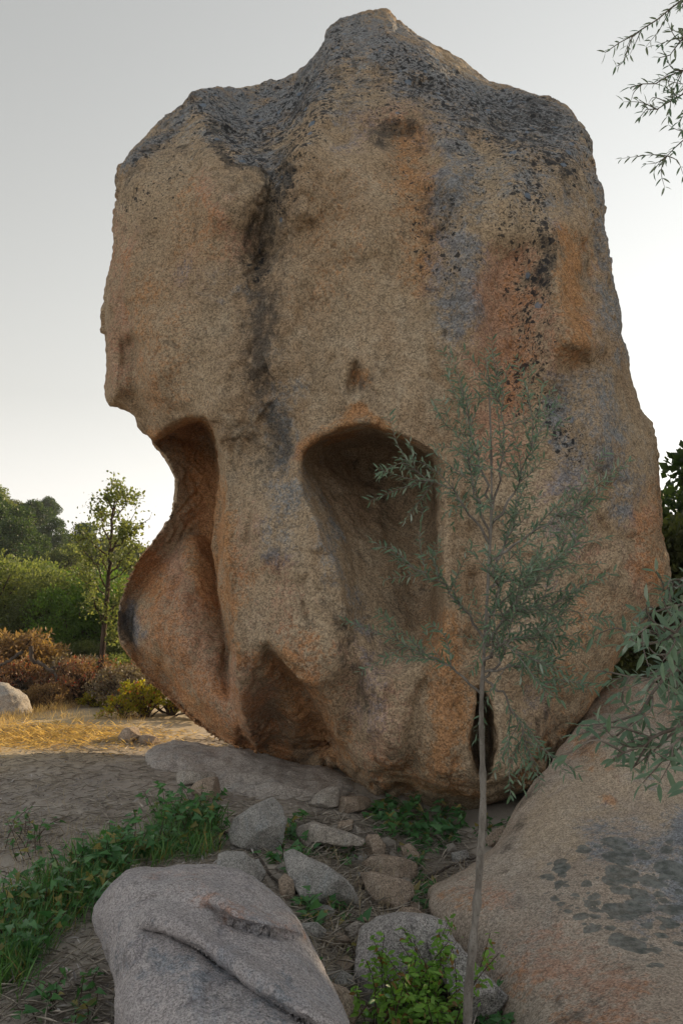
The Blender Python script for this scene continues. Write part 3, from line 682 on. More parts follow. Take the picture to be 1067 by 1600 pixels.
def fg_attrs(px, py, V, N):
    px = px + 26 * fbm(V * 3., 3); py = py + 22 * fbm(V * 3. + 5, 3)
    dk = masks([([(360, 1560), (420, 1590)], 50, .3), ([(170, 1450), (190, 1520)], 26, .35)], px, py)
    gl = masks([([(200, 1470), (300, 1520), (420, 1560)], 60, .5)], px, py)
    pk = masks([([(330, 1410), (420, 1430), (470, 1450)], 24, .4), ([(250, 1380), (320, 1390)], 26, .3)], px, py)
    bs = masks([([(350, 1560), (400, 1590)], 50, .3)], px, py); z = 0 * bs
    return {'zone_a': np.stack([dk, z, gl], 1), 'zone_b': np.stack([bs, pk, z], 1)}
V, F = stone_mesh('fg', smooth_poly(FG, 1), ramp_y(1345, 3.65, 1650, 2.75), .42, .45, .42, step=1.5, h=.011, blr=5, feat=fg_feat, sharp=2.5)
finish_stone('cracked_boulder', V, F, M['grey'], 'low grey granite boulder split by slanting cracks beside the leafy vines', 'boulder', ((2., .03), (6., .014), (25., .005)), fg_attrs)
SL = [(222, 1172), (256, 1156), (296, 1152), (340, 1160), (384, 1170), (424, 1180), (459, 1190), (500, 1195), (545, 1210), (560, 1240), (500, 1262), (463, 1270), (419, 1262), (375, 1252), (335, 1234), (285, 1224), (240, 1200)]
V, F = stone_mesh('sl', smooth_poly(SL, 2), ramp_y(1155, 8.7, 1265, 7.0), .34, .7, .5, step=2., h=.022, blr=5)
V[:, 2] -= .015
finish_stone('bedrock_slab', V, F, M['slab'], 'flat grey bedrock slab beneath the left overhang of the hollowed boulder', 'rock', ((1.2, .09), (4., .03), (14., .008)))
LB = [(-30, 1085), (-10, 1068), (8, 1065), (20, 1070), (33, 1080), (44, 1095), (55, 1113), (50, 1140), (0, 1150), (-40, 1145)]
V, F = stone_mesh('lb', smooth_poly(LB, 2), 11.6, .4, .5, .4, step=1.2, h=.022, blr=4)
finish_stone('pale_boulder', V, F, M['stone_a'], 'pale sunlit boulder in dry grass beside the brown bracken', 'boulder', ((1.8, .10), (6., .035), (18., .012)))

# ------------------------------------------------------------------ loose stones
def c1(l): return [(230 + u * .4405, 1130 + v * .4405) for u, v in l]
def c2(l): return [(530 + u * .3093, 1200 + v * .3093) for u, v in l]
def c3(l): return [(u * .328, 960 + v * .328) for u, v in l]
STONES = [
 ('stone', 'flat grey stone lying on the bedrock slab behind a brown block', c1([(85, 178), (110, 170), (180, 172), (230, 180), (232, 195), (200, 208), (120, 216), (90, 200)]), 'stone_a'),
 ('stone', 'angular brown stone block at the edge of the bedrock slab', c1([(160, 235), (175, 215), (210, 200), (245, 195), (262, 225), (272, 262), (235, 278), (190, 270), (162, 255)]), 'stone_b'),
 ('stone', 'pale humped stone leaning below the overhang of the hollowed boulder', c1([(575, 290), (600, 255), (640, 232), (680, 235), (692, 262), (670, 290), (610, 302), (580, 305)]), 'stone_a'),
 ('stone', 'pinkish slab stone beside the pale humped stone', c1([(660, 290), (690, 262), (740, 262), (785, 268), (792, 290), (760, 305), (700, 320), (665, 312)]), 'stone_b'),
 ('stone', 'large rough grey stone between the vines and the bedrock slab', c1([(300, 390), (320, 340), (370, 305), (420, 285), (440, 272), (470, 300), (480, 350), (470, 420), (430, 455), (370, 445), (310, 420)]), 'stone_c'),
 ('stone', 'long bent pale stone pointing at the small white stone', c1([(515, 420), (545, 375), (590, 358), (640, 370), (700, 392), (755, 415), (740, 434), (660, 432), (590, 424), (560, 455), (530, 465), (512, 450)]), 'stone_a'),
 ('stone', 'small pinkish grey stone above the long bent stone', c1([(655, 360), (690, 350), (725, 345), (722, 375), (700, 388), (665, 377)]), 'stone_b'),
 ('stone', 'small white triangular stone at the tip of the long bent stone', c1([(715, 385), (735, 362), (765, 385), (772, 404), (740, 407)]), 'stone_a'),
 ('stone', 'rounded buff stone above the flat block', c1([(765, 430), (785, 400), (815, 400), (840, 435), (835, 465), (800, 482), (770, 470)]), 'stone_b'),
 ('stone', 'flat-topped block stone lying across a bigger block', c1([(770, 500), (800, 482), (850, 476), (905, 482), (948, 500), (942, 545), (900, 562), (830, 545), (778, 528)]), 'stone_b'),
 ('stone', 'big buff block under the flat-topped stone', c1([(765, 535), (830, 540), (900, 556), (937, 572), (932, 612), (880, 658), (830, 642), (788, 595)]), 'stone_b'),
 ('stone', 'brown egg-shaped stone among ivy right of the rounded buff stone', c1([(903, 440), (930, 430), (952, 450), (972, 485), (952, 497), (913, 482)]), 'stone_b'),
 ('stone', 'big slanting grey stone half covered by green vine leaves', c1([(500, 475), (530, 465), (580, 490), (640, 515), (700, 560), (730, 605), (747, 640), (720, 668), (660, 662), (600, 642), (550, 612), (515, 550)]), 'stone_c'),
 ('stone', 'narrow pinkish stone at the foot of the fallen stick', c1([(470, 560), (490, 538), (517, 560), (522, 612), (500, 628), (474, 602)]), 'stone_b'),
 ('stone', 'rounded grey stone peeping over the cracked boulder', c1([(232, 485), (290, 464), (340, 465), (375, 500), (392, 555), (370, 600), (300, 600), (240, 560)]), 'stone_c'),
 ('stone', 'small grey stone between the fallen stick and the peeping stone', c1([(362, 490), (395, 488), (417, 530), (408, 570), (380, 575)]), 'stone_c'),
 ('stone', 'dark grey stone beside the right shoulder of the cracked boulder', c1([(552, 715), (600, 710), (632, 735), (622, 762), (580, 774), (548, 752)]), 'stone_c'),
 ('stone', 'small pinkish white stone above the round grey boulder', c1([(693, 735), (740, 706), (772, 714), (768, 742), (735, 774), (703, 758)]), 'stone_a'),
 ('stone', 'broad round grey rock behind the bright green bush', c1([(758, 810), (775, 740), (830, 705), (900, 694), (980, 700), (1040, 728), (1062, 780), (1070, 870), (1010, 1000), (900, 1040), (800, 990), (753, 910)]), 'grey_rock'),
 ('stone', 'buff stone wedge on top of the round grey rock', c1([(862, 692), (910, 658), (950, 660), (990, 688), (965, 712), (900, 710)]), 'stone_b'),
 ('stone', 'long grey slab rock in the cleft below the tan boulder', [(674, 1476), (697, 1468), (722, 1488), (747, 1515), (777, 1543), (802, 1571), (812, 1606), (747, 1610), (715, 1566), (688, 1515)], 'grey_rock'),
 ('stone', 'small cube of stone against the tan boulder', c2([(518, 812), (560, 796), (592, 815), (598, 862), (560, 872), (523, 852)]), 'stone_b'),
 ('stone', 'smooth grey cobble at the foot of the cracked boulder', c1([(640, 892), (690, 880), (732, 905), (728, 942), (690, 960), (650, 932)]), 'stone_c'),
 ('stone', 'pinkish rock at the frame bottom beside the cracked boulder', c1([(595, 965), (640, 928), (700, 950), (742, 1000), (762, 1085), (690, 1120), (600, 1110)]), 'stone_b'),
 ('stone', 'round mossy stone in the dark gap under the boulder', c2([(743, 357), (780, 320), (822, 298), (848, 320), (832, 372), (790, 394), (758, 387)]), 'stone_b'),
 ('stone', 'dim grey stone in the ivy beneath the hollowed boulder', c2([(570, 432), (640, 418), (655, 460), (622, 494), (578, 474)]), 'stone_c'),
 ('stone', 'pale reddish rock in dry grass at the path end', c3([(560, 562), (600, 543), (655, 543), (664, 575), (620, 604), (566, 598)]), 'stone_b'),
 ('stone', 'low orange-brown rock beside the yellow-leaved bush', c3([(658, 588), (690, 573), (742, 585), (764, 606), (720, 618), (662, 610)]), 'stone_b'),
]
rng = np.random.default_rng(11)
for k, (nm, lab, ol, mk) in enumerate(STONES):
    cen = np.mean(ol, 0); ol = [tuple(cen + (np.array(q) - cen) * 1.14) for q in ol]
    P = np.array(ol); bpx, bpy_ = P[:, 0].mean(), P[:, 1].max(); gp = ground(bpx, bpy_); mpp = gp[1] / FPX
    w, hh = np.ptp(P[:, 0]) * mpp, np.ptp(P[:, 1]) * mpp; T = .5 * (w + hh) / 2 + .02
    yb = gp[1] + T * .12; yt = yb + hh * .55
    cuts = []
    ctr = at(P[:, 0].mean(), P[:, 1].mean(), (yb + yt) / 2)
    for _ in range(11):
        n_ = np.array([rng.normal(0, .7), -abs(rng.normal(.7, .4)), rng.normal(.35, .5)]); n_ /= np.linalg.norm(n_)
        q = ctr + n_ * T * rng.uniform(.45, .8); cuts.append((*q, *n_))
    s = max(w, hh)
    V, F = stone_mesh('st', ol, ramp_y(P[:, 1].min(), yt, P[:, 1].max(), yb), T, T, T * .35, step=max(.6, s / mpp / 90), h=s / 42, blr=2, cuts=cuts, sharp=4.)
    finish_stone(nm, V, F, M[mk], lab, 'stone', ((1.6 / s, s * .03), (5 / s, s * .016), (16 / s, s * .008)))

# small broken stones filling the gully between the named ones
rng = np.random.default_rng(15); RUB = []
for k in range(4):
    cuts = []
    for _ in range(10):
        n_ = rng.normal(size=3); n_ /= np.linalg.norm(n_); q = np.array([0, 5., .4]) + n_ * .5 * rng.uniform(.5, .85) * (1, 1, .6); cuts.append((*q, *n_))
    a = np.linspace(0, 2 * math.pi, 9)[:-1] + rng.uniform(-.25, .25, 8); c_ = np.array(project(0., 5., .4))
    V, F = stone_mesh('rub', [tuple(c_ + np.array([math.cos(t) * 120, math.sin(t) * 80]) * rng.uniform(.8, 1.1)) for t in a], 5., .42, .42, .2, step=3., h=.03, blr=2, cuts=cuts, sharp=4.)
    V = (V - (0, 5., .4)); V = V + vnormals(V, F) * (.03 * fbm(V * 3 + k, 3))[:, None]
    me = mesh_from('stone', V, F); me.materials.append(M[('stone_a', 'stone_b', 'stone_c', 'stone_b')[k]]); RUB.append(me)
GUL = [(440, 1290), (480, 1265), (560, 1255), (600, 1290), (640, 1300), (720, 1330), (680, 1400), (690, 1470), (640, 1470), (560, 1500), (540, 1560), (500, 1480), (480, 1420), (440, 1380)]
k = 0
while k < 46:
    q = rng.uniform((440, 1255), (720, 1570))
    if poly_sd(q[0:1], q[1:2], GUL)[0] < 0: continue
    p = ground(*q); o = bpy.data.objects.new('rubble_stone', RUB[k % 4]); COL.objects.link(o); sc_ = rng.uniform(.07, .19); o.scale = (sc_, sc_, sc_ * rng.uniform(.6, 1.)); o.location = p + (0, 0, sc_ * .12); o.rotation_euler = (rng.normal(0, .35), rng.normal(0, .35), rng.uniform(0, 6.28))
    tag(o, 'small broken stone in the rubble gully below the hollowed boulder', 'stone', 'small rubble stones in the gully'); k += 1

# ------------------------------------------------------------------ leafy things
def ortho(D, rng):
    r = rng.normal(size=D.shape); r -= (r * D).sum(1)[:, None] * D; return r / (np.linalg.norm(r, axis=1)[:, None] + 1e-9)
def twig_leaves(pts, spacing, size, rng, spread=.75, t0=.15, droop=0.):
    """opposite pairs of leaves along a twig"""
    L = np.linalg.norm(np.diff(pts, axis=0), axis=1); s = np.concatenate([[0], np.cumsum(L)]); tot = s[-1]
    n = max(2, int(tot * (1 - t0) / spacing)); tt = np.linspace(t0 * tot, tot, n)
    P = np.stack([np.interp(tt, s, pts[:, a]) for a in range(3)], 1); T = np.gradient(P, axis=0); T /= np.linalg.norm(T, axis=1)[:, None] + 1e-9
    a = ortho(T, rng); out = []
    for sg in (1, -1):
        d = T * (1 - spread * .45) + sg * a * spread + rng.normal(0, .16, T.shape); d[:, 2] -= droop; d /= np.linalg.norm(d, axis=1)[:, None]
        u = ortho(d, rng) * .5 + np.array([0, -.35, .8]); out.append((P + 0, d, u, size * rng.uniform(.65, 1.15, n)))
    return [np.concatenate([o[i] for o in out]) for i in range(4)]

def twiggy(thingobj, org, twigs_def, rng, leaf, spacing, shape, mat, bark, sub=3, sublen=.3, r0=.006, limit=300, rankfn=None, droop=0., spread=.75, subt=(.3, .98)):
    """twigs_def: list of polylines (world). Adds sub-twigs and leaves. branch parts + leaves"""
    LP = []
    for pl, rad in twigs_def:
        pts = curve_pts(pl, 14, .006, rng); tb = Tubes(); tb.add(pts, np.linspace(rad, rad * .25, len(pts)), 6)
        L = np.linalg.norm(np.diff(pts, axis=0), axis=1).sum()
        LP.append(twig_leaves(pts, spacing, leaf, rng, spread, .3, droop))
        for q in range(sub):
            i = int(rng.uniform(*subt) * 13); i = min(max(i, 1), 12); T = pts[i + 1] - pts[i - 1]; T /= np.linalg.norm(T) + 1e-9
            d = T * .75 + rng.normal(0, .5, 3); d[2] += .12; d /= np.linalg.norm(d); l = sublen * rng.uniform(.5, 1.1)
            sp = curve_pts([pts[i], pts[i] + d * l * .5 + rng.normal(0, .015, 3), pts[i] + d * l + np.array([0, 0, -.05 * l]) + rng.normal(0, .02, 3)], 8)
            tb.add(sp, np.linspace(rad * .4, rad * .12, 8), 5); LP.append(twig_leaves(sp, spacing, leaf, rng, spread, .1, droop))
        link('branch', tb.mesh('branch', org), bark, thingobj)
    P, D, U, S = [np.concatenate([l[i] for l in LP]) for i in range(4)]
    rank = rankfn(P, S) if rankfn else None
    leaf_objects(P, D, U, S, shape, mat, thingobj, org, limit, rank)
def infr_rank(P, S):
    px, py = project(P[:, 0], P[:, 1], P[:, 2]); vis = (px > -10) & (px < W0 + 10) & (py > -10) & (py < H0 + 10)
    return np.where(vis, 1., .01) * S / P[:, 1]

# olive sapling before the boulder
rng = np.random.default_rng(5)
def sp(px, py, dy=0.): return at(px, py, 3.18 + dy)
base = sp(724, 1596); tr_px = [(724, 1600), (731, 1545), (738, 1480), (746, 1400), (751, 1320), (755, 1250), (753, 1170), (751, 1100), (757, 1000), (764, 880), (768, 790), (767, 700), (764, 610), (760, 560)]
base[2] = hgt(base[0], base[1]) - .03
sap = thing('olive_sapling', base, 'young olive sapling with a thin grey stem rising before the hollowed boulder', 'tree')
tp = np.array([sp(*q) for q in tr_px]); tp[0] = base; tp = curve_pts(tp, 60)
rad = np.interp(np.arange(60) / 59, [0, .4, .6, 1], [.0165, .012, .007, .002]) * (1 + .07 * np.sin(np.arange(60) * 2.1) + .05 * rng.normal(size=60) + .22 * (np.arange(60) % 4 == 1))
tb = Tubes(); tb.add(tp, rad, 10); link('trunk', tb.mesh('trunk', base), M['sapbark'], sap)
TW = []
for pl, dy in (([(753, 1085), (690, 1030), (592, 988)], .1), ([(757, 1000), (700, 920), (628, 880)], -.15), ([(764, 850), (712, 770), (622, 716)], -.1),
               ([(768, 790), (740, 690), (715, 600)], .1), ([(768, 800), (790, 690), (775, 590)], -.15), ([(766, 830), (820, 730), (848, 600)], .1),
               ([(764, 880), (850, 820), (938, 775)], -.15), ([(762, 920), (850, 890), (905, 840)], .25), ([(760, 960), (840, 950), (900, 930)], -.2), ([(758, 1010), (830, 990), (895, 1000)], .1),
               ([(756, 1050), (810, 1040), (868, 1065)], -.1), ([(755, 1060), (800, 1100), (832, 1205)], -.05), ([(757, 1030), (790, 960), (860, 880)], -.25), 
               ([(764, 900), (800, 830), (810, 760)], .3), ([(757, 1000), (780, 920), (760, 860)], -.35), ([(757, 1010), (810, 940), (840, 900)], .2), ([(755, 1060), (790, 1020), (800, 960)], .1), 
               ([(756, 1040), (780, 1000), (830, 1030)], -.3), ([(766, 840), (740, 770), (730, 690)], -.2)):
    TW.append((np.array([sp(*pl[0]), sp(*pl[1], dy * .6), sp(*pl[2], dy)]), .006))
twiggy(sap, base, TW, rng, .041, .018, leaf_lance(.23), M['olive'], M['sapbark'], sub=11, sublen=.26, rankfn=infr_rank)

# large olive tree standing just right of the view, its twigs hanging into it
rng = np.random.default_rng(8)
ob = np.array([2.15, 2.5, 0.]); ob[2] = hgt(ob[0], ob[1]) - .05
olive = thing('olive_tree', ob, 'mature olive tree whose leafy twigs hang in front of the tan boulder and the sky', 'tree')
tb = Tubes(); trunk_top = np.array([1.95, 2.6, 2.3]); tb.add(curve_pts([ob, ob + (.06, .05, .9), ob + (-.05, 0, 1.6), trunk_top], 16, .01, rng), np.linspace(.12, .07, 16), 10)
link('trunk', tb.mesh('trunk', ob), M['bark'], olive)
fork1 = np.array([1.5, 2.15, 2.0]); fork2 = np.array([1.95, 3.3, 4.2])
tb = Tubes(); tb.add(curve_pts([ob + (-.02, 0, 1.2), fork1], 8), np.linspace(.05, .022, 8), 8); link('limb', tb.mesh('limb', ob), M['bark'], olive)
tb = Tubes(); tb.add(curve_pts([trunk_top, (1.9, 2.9, 3.4), fork2], 10), np.linspace(.07, .025, 10), 8); link('limb', tb.mesh('limb', ob), M['bark'], olive)
TW = []
for pl, Y in (([(1130, 1000), (1040, 1060), (962, 1150)], 1.95), ([(1130, 1080), (1040, 1140), (958, 1186)], 1.85), ([(1140, 960), (1060, 1000), (968, 1008)], 2.1), ([(1130, 900), (1070, 945), (1010, 958)], 2.0),
              ([(1130, 950), (1065, 1020), (1010, 1080)], 1.8), ([(1150, 1050), (1080, 1110), (1040, 1180)], 1.75), ([(1120, 880), (1060, 900), (1030, 930)], 2.2), ([(1140, 1000), (1070, 1040), (955, 1062)], 2.15),
              ([(1140, 980), (1090, 1060), (1060, 1130)], 2.05), ([(1120, 930), (1070, 980), (1040, 1000)], 1.7)):
    a, b, c = at(*pl[0], Y + .1), at(*pl[1], Y), at(*pl[2], Y - .05); TW.append((np.array([fork1, a, b, c]), .008))
nlow = len(TW)
for pl, Y in (([(1150, -60), (1030, 28), (945, 82)], 3.4), ([(1160, 60), (1070, 112), (985, 136)], 3.3), ([(1170, 150), (1085, 200), (1034, 252)], 3.5), ([(1140, 90), (1060, 150), (1000, 182)], 3.5),
              ([(1150, -20), (1080, 60), (1030, 90)], 3.2), ([(1180, 10), (1100, 120), (1060, 190)], 3.3)):
    a, b, c = at(*pl[0], Y), at(*pl[1], Y), at(*pl[2], Y); TW.append((np.array([fork2, a, b, c]), .007))
for q in range(10):
    e = fork2 + rng.normal(0, .5, 3) + (.5, .3, .2); TW.append((np.array([fork2 + (0, 0, -.3 * rng.random()), (fork2 + e) / 2 + rng.normal(0, .1, 3), e]), .008))
twiggy(olive, ob, TW, rng, .047, .026, leaf_lance(.26), M['olive'], M['bark'], sub=6, sublen=.16, rankfn=infr_rank, droop=.05, subt=(.55, .98))

# vines, ivy and low plants: one plant per clump
def clump(name, label, cat, poly, nleaf, size, hmax, mat, shape, rng, group=None, stems=14, upright=.4, limit=140, stem_mat='bark_dark'):
    P = np.array(poly, float); lo, hi = P.min(0), P.max(0); g = []
    while len(g) < stems:
        q = rng.uniform(lo, hi)
        if poly_sd(q[0:1], q[1:2], poly)[0] > 0: g.append(ground(q[0], q[1]))
    g = np.array(g); org = g.mean(0); org[2] = hgt(org[0], org[1])
    t = thing(name, org, label, cat, group); tb = Tubes(); LP = []
    per = max(2, nleaf // stems)
    for p in g:
        d = rng.normal(0, .5, 3); d[2] = abs(d[2]) * .6 + upright; d /= np.linalg.norm(d); l = hmax * rng.uniform(.5, 1.25)
        pts = curve_pts([p - (0, 0, .02), p + d * l * .6, p + d * l + np.array([rng.normal(0, .05), rng.normal(0, .05), -.1 * l])], 8)
        tb.add(pts, np.linspace(.003, .0015, 8), 4)
        tt = rng.uniform(.15, 1, per) * 7; i = tt.astype(int).clip(0, 6); f = (tt - i)[:, None]
        q = pts[i] * (1 - f) + pts[i + 1] * f + rng.normal(0, size * .25, (per, 3))
        q[:, 2] = np.maximum(q[:, 2], hgt(q[:, 0], q[:, 1]) + .012)
        dd = rng.normal(0, 1, (per, 3)); dd[:, 2] = dd[:, 2] * .35 - .15; dd[:, 1] -= .25
        uu = rng.normal(0, .45, (per, 3)) + (0, -.35, .9)
        LP.append((q, dd, uu, size * rng.uniform(.55, 1.2, per)))
    tag(link('stem', tb.mesh('stem', org), M[stem_mat], t), kind='stuff')
    P, D, U, S = [np.concatenate([l[i] for l in LP]) for i in range(4)]
    leaf_objects(P, D, U, S, shape, M[mat], t, org, limit, S / P[:, 1], holder_name='leaves')
    return t
rng = np.random.default_rng(21); AR = (leaf_arrow()[0] * (.8, 1., 1.), leaf_arrow()[1])
clump('vine_plant', 'green leafy vine clump between the brown stone block and the cracked boulder', 'plant', [(240, 1300), (260, 1275), (300, 1272), (340, 1290), (338, 1335), (290, 1345), (235, 1345)], 487, .07, 0.311, 'smilax', AR, rng, stems=45, upright=.75)
clump('vine_plant', 'dense green vine clump at the upper left shoulder of the cracked boulder', 'plant', [(140, 1370), (160, 1335), (235, 1325), (250, 1350), (205, 1355), (180, 1385)], 513, .066, 0.265, 'smilax', AR, rng, stems=49, upright=.75)
clump('vine_plant', 'thick green vine clump spilling over litter left of the cracked boulder', 'plant', [(60, 1430), (70, 1380), (120, 1360), (160, 1375), (150, 1430), (110, 1450)], 487, .062, 0.232, 'smilax', AR, rng, stems=45, upright=.75)
clump('vine_plant', 'broad-leaved vine clump over grey litter, beyond the pale dry stalks', 'plant', [(-10, 1530), (-10, 1440), (30, 1420), (70, 1440), (60, 1490), (40, 1540)], 384, .062, 0.232, 'smilax', AR, rng, stems=38, upright=.75)
clump('vine_plant', 'sparse vine shoots rising from bare dirt above the thick vine clump', 'plant', [(0, 1330), (20, 1300), (60, 1310), (70, 1345), (30, 1350)], 66, .055, 0.248, 'smilax', AR, rng, stems=13, upright=.75)
clump('vine_plant', 'few green vine leaves on straw litter below the broad-leaved clump', 'plant', [(60, 1600), (60, 1550), (130, 1540), (150, 1590), (110, 1610)], 60, .05, 0.139, 'smilax', AR, rng, stems=10, upright=.75)
clump('ivy_plant', 'dark ivy patch under the chin of the hollowed boulder', 'plant', [(575, 1300), (580, 1258), (630, 1255), (690, 1275), (730, 1290), (715, 1330), (650, 1330), (610, 1320)], 495, .085, 0.176, 'smilax', AR, rng, stems=56)
clump('ivy_plant', 'ivy trailing between the fallen stick and the long bent stone', 'plant', [(440, 1370), (440, 1300), (465, 1275), (475, 1300), (458, 1340), (460, 1390)], 165, .075, 0.143, 'smilax', AR, rng, stems=22)
clump('ivy_plant', 'ivy tuft between the long bent stone and the slanting grey stone', 'plant', [(490, 1345), (510, 1325), (570, 1330), (565, 1355), (520, 1352)], 105, .065, 0.132, 'smilax', AR, rng, stems=14)
clump('ivy_plant', 'ivy spilling over the lower end of the slanting grey stone', 'plant', [(465, 1440), (470, 1385), (500, 1400), (520, 1420), (560, 1430), (555, 1452), (500, 1460)], 180, .066, 0.143, 'smilax', AR, rng, stems=25)
clump('ivy_plant', 'ivy strand descending beside the flat-topped block and the tan boulder', 'plant', [(640, 1370), (650, 1310), (675, 1310), (662, 1370), (675, 1420), (700, 1445), (680, 1452), (650, 1420)], 225, .066, 0.143, 'smilax', AR, rng, stems=28)
clump('ivy_plant', 'ivy leaves in the dark cleft beneath the boulder behind the sapling', 'plant', [(760, 1320), (740, 1300), (770, 1285), (790, 1300), (785, 1330)], 75, .066, 0.132, 'smilax', AR, rng, stems=11)
clump('ivy_plant', 'small ivy sprig at the foot of the tan boulder', 'plant', [(820, 1545), (815, 1525), (840, 1520), (845, 1545)], 30, .045, 0.132, 'smilax', AR, rng, stems=7)
clump('ivy_plant', 'ivy leaves in the cleft beside the sapling foot and the grey slab', 'plant', [(740, 1610), (740, 1570), (790, 1580), (800, 1610)], 60, .05, 0.154, 'smilax', AR, rng, stems=11)
OV = leaf_oval(.42)
clump('mastic_bush', 'bright green mastic bush in front of the round grey rock', 'bush', [(590, 1680), (575, 1640), (600, 1610), (700, 1610), (715, 1640), (705, 1680)], 1700, .042, .45, 'lentisk', OV, rng, stems=54, upright=1.2, limit=300)
clump('mastic_sprig', 'thin dark-stemmed sprig at the base of the cracked boulder', 'plant', [(490, 1640), (480, 1610), (520, 1600), (550, 1610), (540, 1640)], 60, .036, .30, 'smilax', OV, rng, stems=7, upright=1.3)
clump('mastic_sprig', 'light green sprig in front of the lowest part of the cracked boulder', 'plant', [(295, 1640), (295, 1620), (330, 1620), (325, 1640)], 40, .036, .13, 'lentisk', OV, rng, stems=6, upright=1.)
clump('mastic_sprig', 'feathery light green shoot above the smooth grey cobble', 'plant', [(535, 1530), (535, 1515), (560, 1510), (565, 1530)], 34, .035, .14, 'lentisk', OV, rng, stems=5, upright=.8)

# ------------------------------------------------------------------ sticks and dead branches
def stick(name, label, px, r, lift=.02, Y=None, mat='deadwood', cat='branch'):
    pts = []
    for i, q in enumerate(px):
        if Y is None: p = ground(*q); p[2] += lift
        else: p = at(*q, Y if np.isscalar(Y) else Y[i])
        pts.append(p)
    org = np.array(pts).mean(0); tb = Tubes(); rg = np.random.default_rng(len(px) * 7 + int(px[0][0]))
    tb.add(curve_pts(pts, 22, r * .35, rg), np.linspace(r, r * .45, 22), 7)
    o = link(name, tb.mesh(name, org), M[mat], None, org); return tag(o, label, cat)
stick('fallen_stick', 'dark crooked stick lying behind the cracked boulder', c1([(243, 380), (290, 405), (335, 432), (400, 492), (440, 548), (478, 612)]), .014)
stick('fallen_branch', 'brown woody stem lying along the top edge of the tan boulder', [(666, 1386), (685, 1374), (710, 1362), (745, 1350)], .012, .05)
stick('dry_twig', 'thin dry twig lying in the cleft beside the grey slab rock', c2([(600, 905), (660, 950), (720, 1010), (780, 1065), (835, 1110)]), .007, .05)
stick('dead_branch', 'bent grey dead branch standing in the brown bracken', [(49, 1010), (50, 1034), (69, 1040), (86, 1053), (93, 1068), (96, 1095)], .035, Y=12.4)
stick('dead_branch', 'slanting dead branch beside the pale sunlit boulder', [(36, 1018), (16, 1032), (-12, 1048), (-30, 1075)], .03, Y=12.2)
stick('dead_branch', 'thin level dead branch reaching toward the slender tree', [(78, 1045), (110, 1038), (146, 1032)], .018, Y=12.8)

# ------------------------------------------------------------------ ground litter and grass (uncountable)
rng = np.random.default_rng(31)
def strips(name, label, P, L, Wd, rng, mat, tilt=.15, up=0.):
    n = len(P); a = rng.uniform(0, 2 * math.pi, n); D = np.stack([np.cos(a), np.sin(a), rng.normal(0, tilt, n) + up], 1)
    me = leaves_mesh(name, P, D, np.tile((0, 0, 1.), (n, 1)) + rng.normal(0, .3, (n, 3)), L, (leaf_quad(1.)[0] * (Wd, 1, 1), leaf_quad()[1]))
    return tag(link(name, me, mat), label, kind='stuff')
n = 26000; yy = 1.8 + 8.5 * rng.random(n) ** 1.4; xx = rng.uniform(-.46, .15, n) * yy - rng.random(n) * .3
keep = pnoise(np.stack([xx * 1.3, yy * 1.3, xx * 0], -1)) + rng.normal(0, .25, n) > -.12; xx, yy = xx[keep], yy[keep]
P = np.stack([xx, yy, hgt(xx, yy) + rng.uniform(.002, .02, len(xx))], 1)
strips('straw_litter', 'dry straw and twig litter strewn over the trodden dirt', P, rng.uniform(.05, .2, len(xx)), .018, rng, M['litter'], .2)
n = 5200; yy = 1.9 + 5.5 * rng.random(n) ** 1.6; xx = -yy * rng.uniform(.1, .5, n); k = pnoise(np.stack([xx * 2.5, yy * 2.5, 0 * xx + 4], -1)) + rng.normal(0, .2, n) > -.05; xx, yy = xx[k], yy[k]
P = np.stack([xx, yy, hgt(xx, yy) + rng.uniform(.003, .03, len(xx))], 1)
strips('bark_chips', 'pale grey bark chips and dead leaves on the dirt beside the cracked boulder', P, rng.uniform(.03, .085, len(xx)), .16, rng, M['chips'], .35)
n = 7000; xx = rng.normal(-3.7, .8, n); yy = rng.normal(9.5, .42, n)
P = np.stack([xx, yy, hgt(xx, yy) + rng.uniform(.002, .02, n)], 1)
strips('golden_straw', 'golden straw covering the sunlit end of the path', P, rng.uniform(.05, .16, n), .06, rng, M['drygrass'], .35, .1)
n = 9000; yy = 2.2 + 4.5 * rng.random(n); xx = rng.uniform(-.05, .16, n) * yy
P = np.stack([xx, yy, hgt(xx, yy) + rng.uniform(.002, .03, n)], 1)
strips('gully_litter', 'grey dead stems and litter between the stones', P, rng.uniform(.05, .2, n), .03, rng, M['litter'], .3)
def grass(name, label, P, hmin, hmax, wid, rng, mat):
    n = len(P); D = rng.normal(0, .42, (n, 3)); D[:, 2] = 1
    me = leaves_mesh(name, P, D, rng.normal(size=(n, 3)), rng.uniform(hmin, hmax, n), (leaf_lance(wid, .5, 0)[0], leaf_lance(wid)[1]))
    return tag(link(name, me, mat), label, kind='stuff')
n = 16000; xx = rng.uniform(-6.0, -2.0, n); yy = rng.uniform(10.2, 12.6, n); k = pnoise(np.stack([xx * 1.6, yy * 1.6, 0 * xx], -1)) + rng.normal(0, .15, n) + .5 * sstep(-3.6, -4.4, xx) > .36; xx, yy = xx[k], yy[k]
grass('dry_grass', 'sun-dried golden grass beside the path behind the shadow edge', np.stack([xx, yy, hgt(xx, yy) - .005], 1), .03, .17, .03, rng, M['drygrass'])
n = 1500; xx = rng.normal(-1.9, .45, n); yy = rng.normal(5.2, .6, n)
grass('pale_grass', 'short bleached grass tufts on the shaded dirt', np.stack([xx, yy, hgt(xx, yy) - .003], 1), .03, .10, .045, rng, M['straw'])
xx, yy = [], []
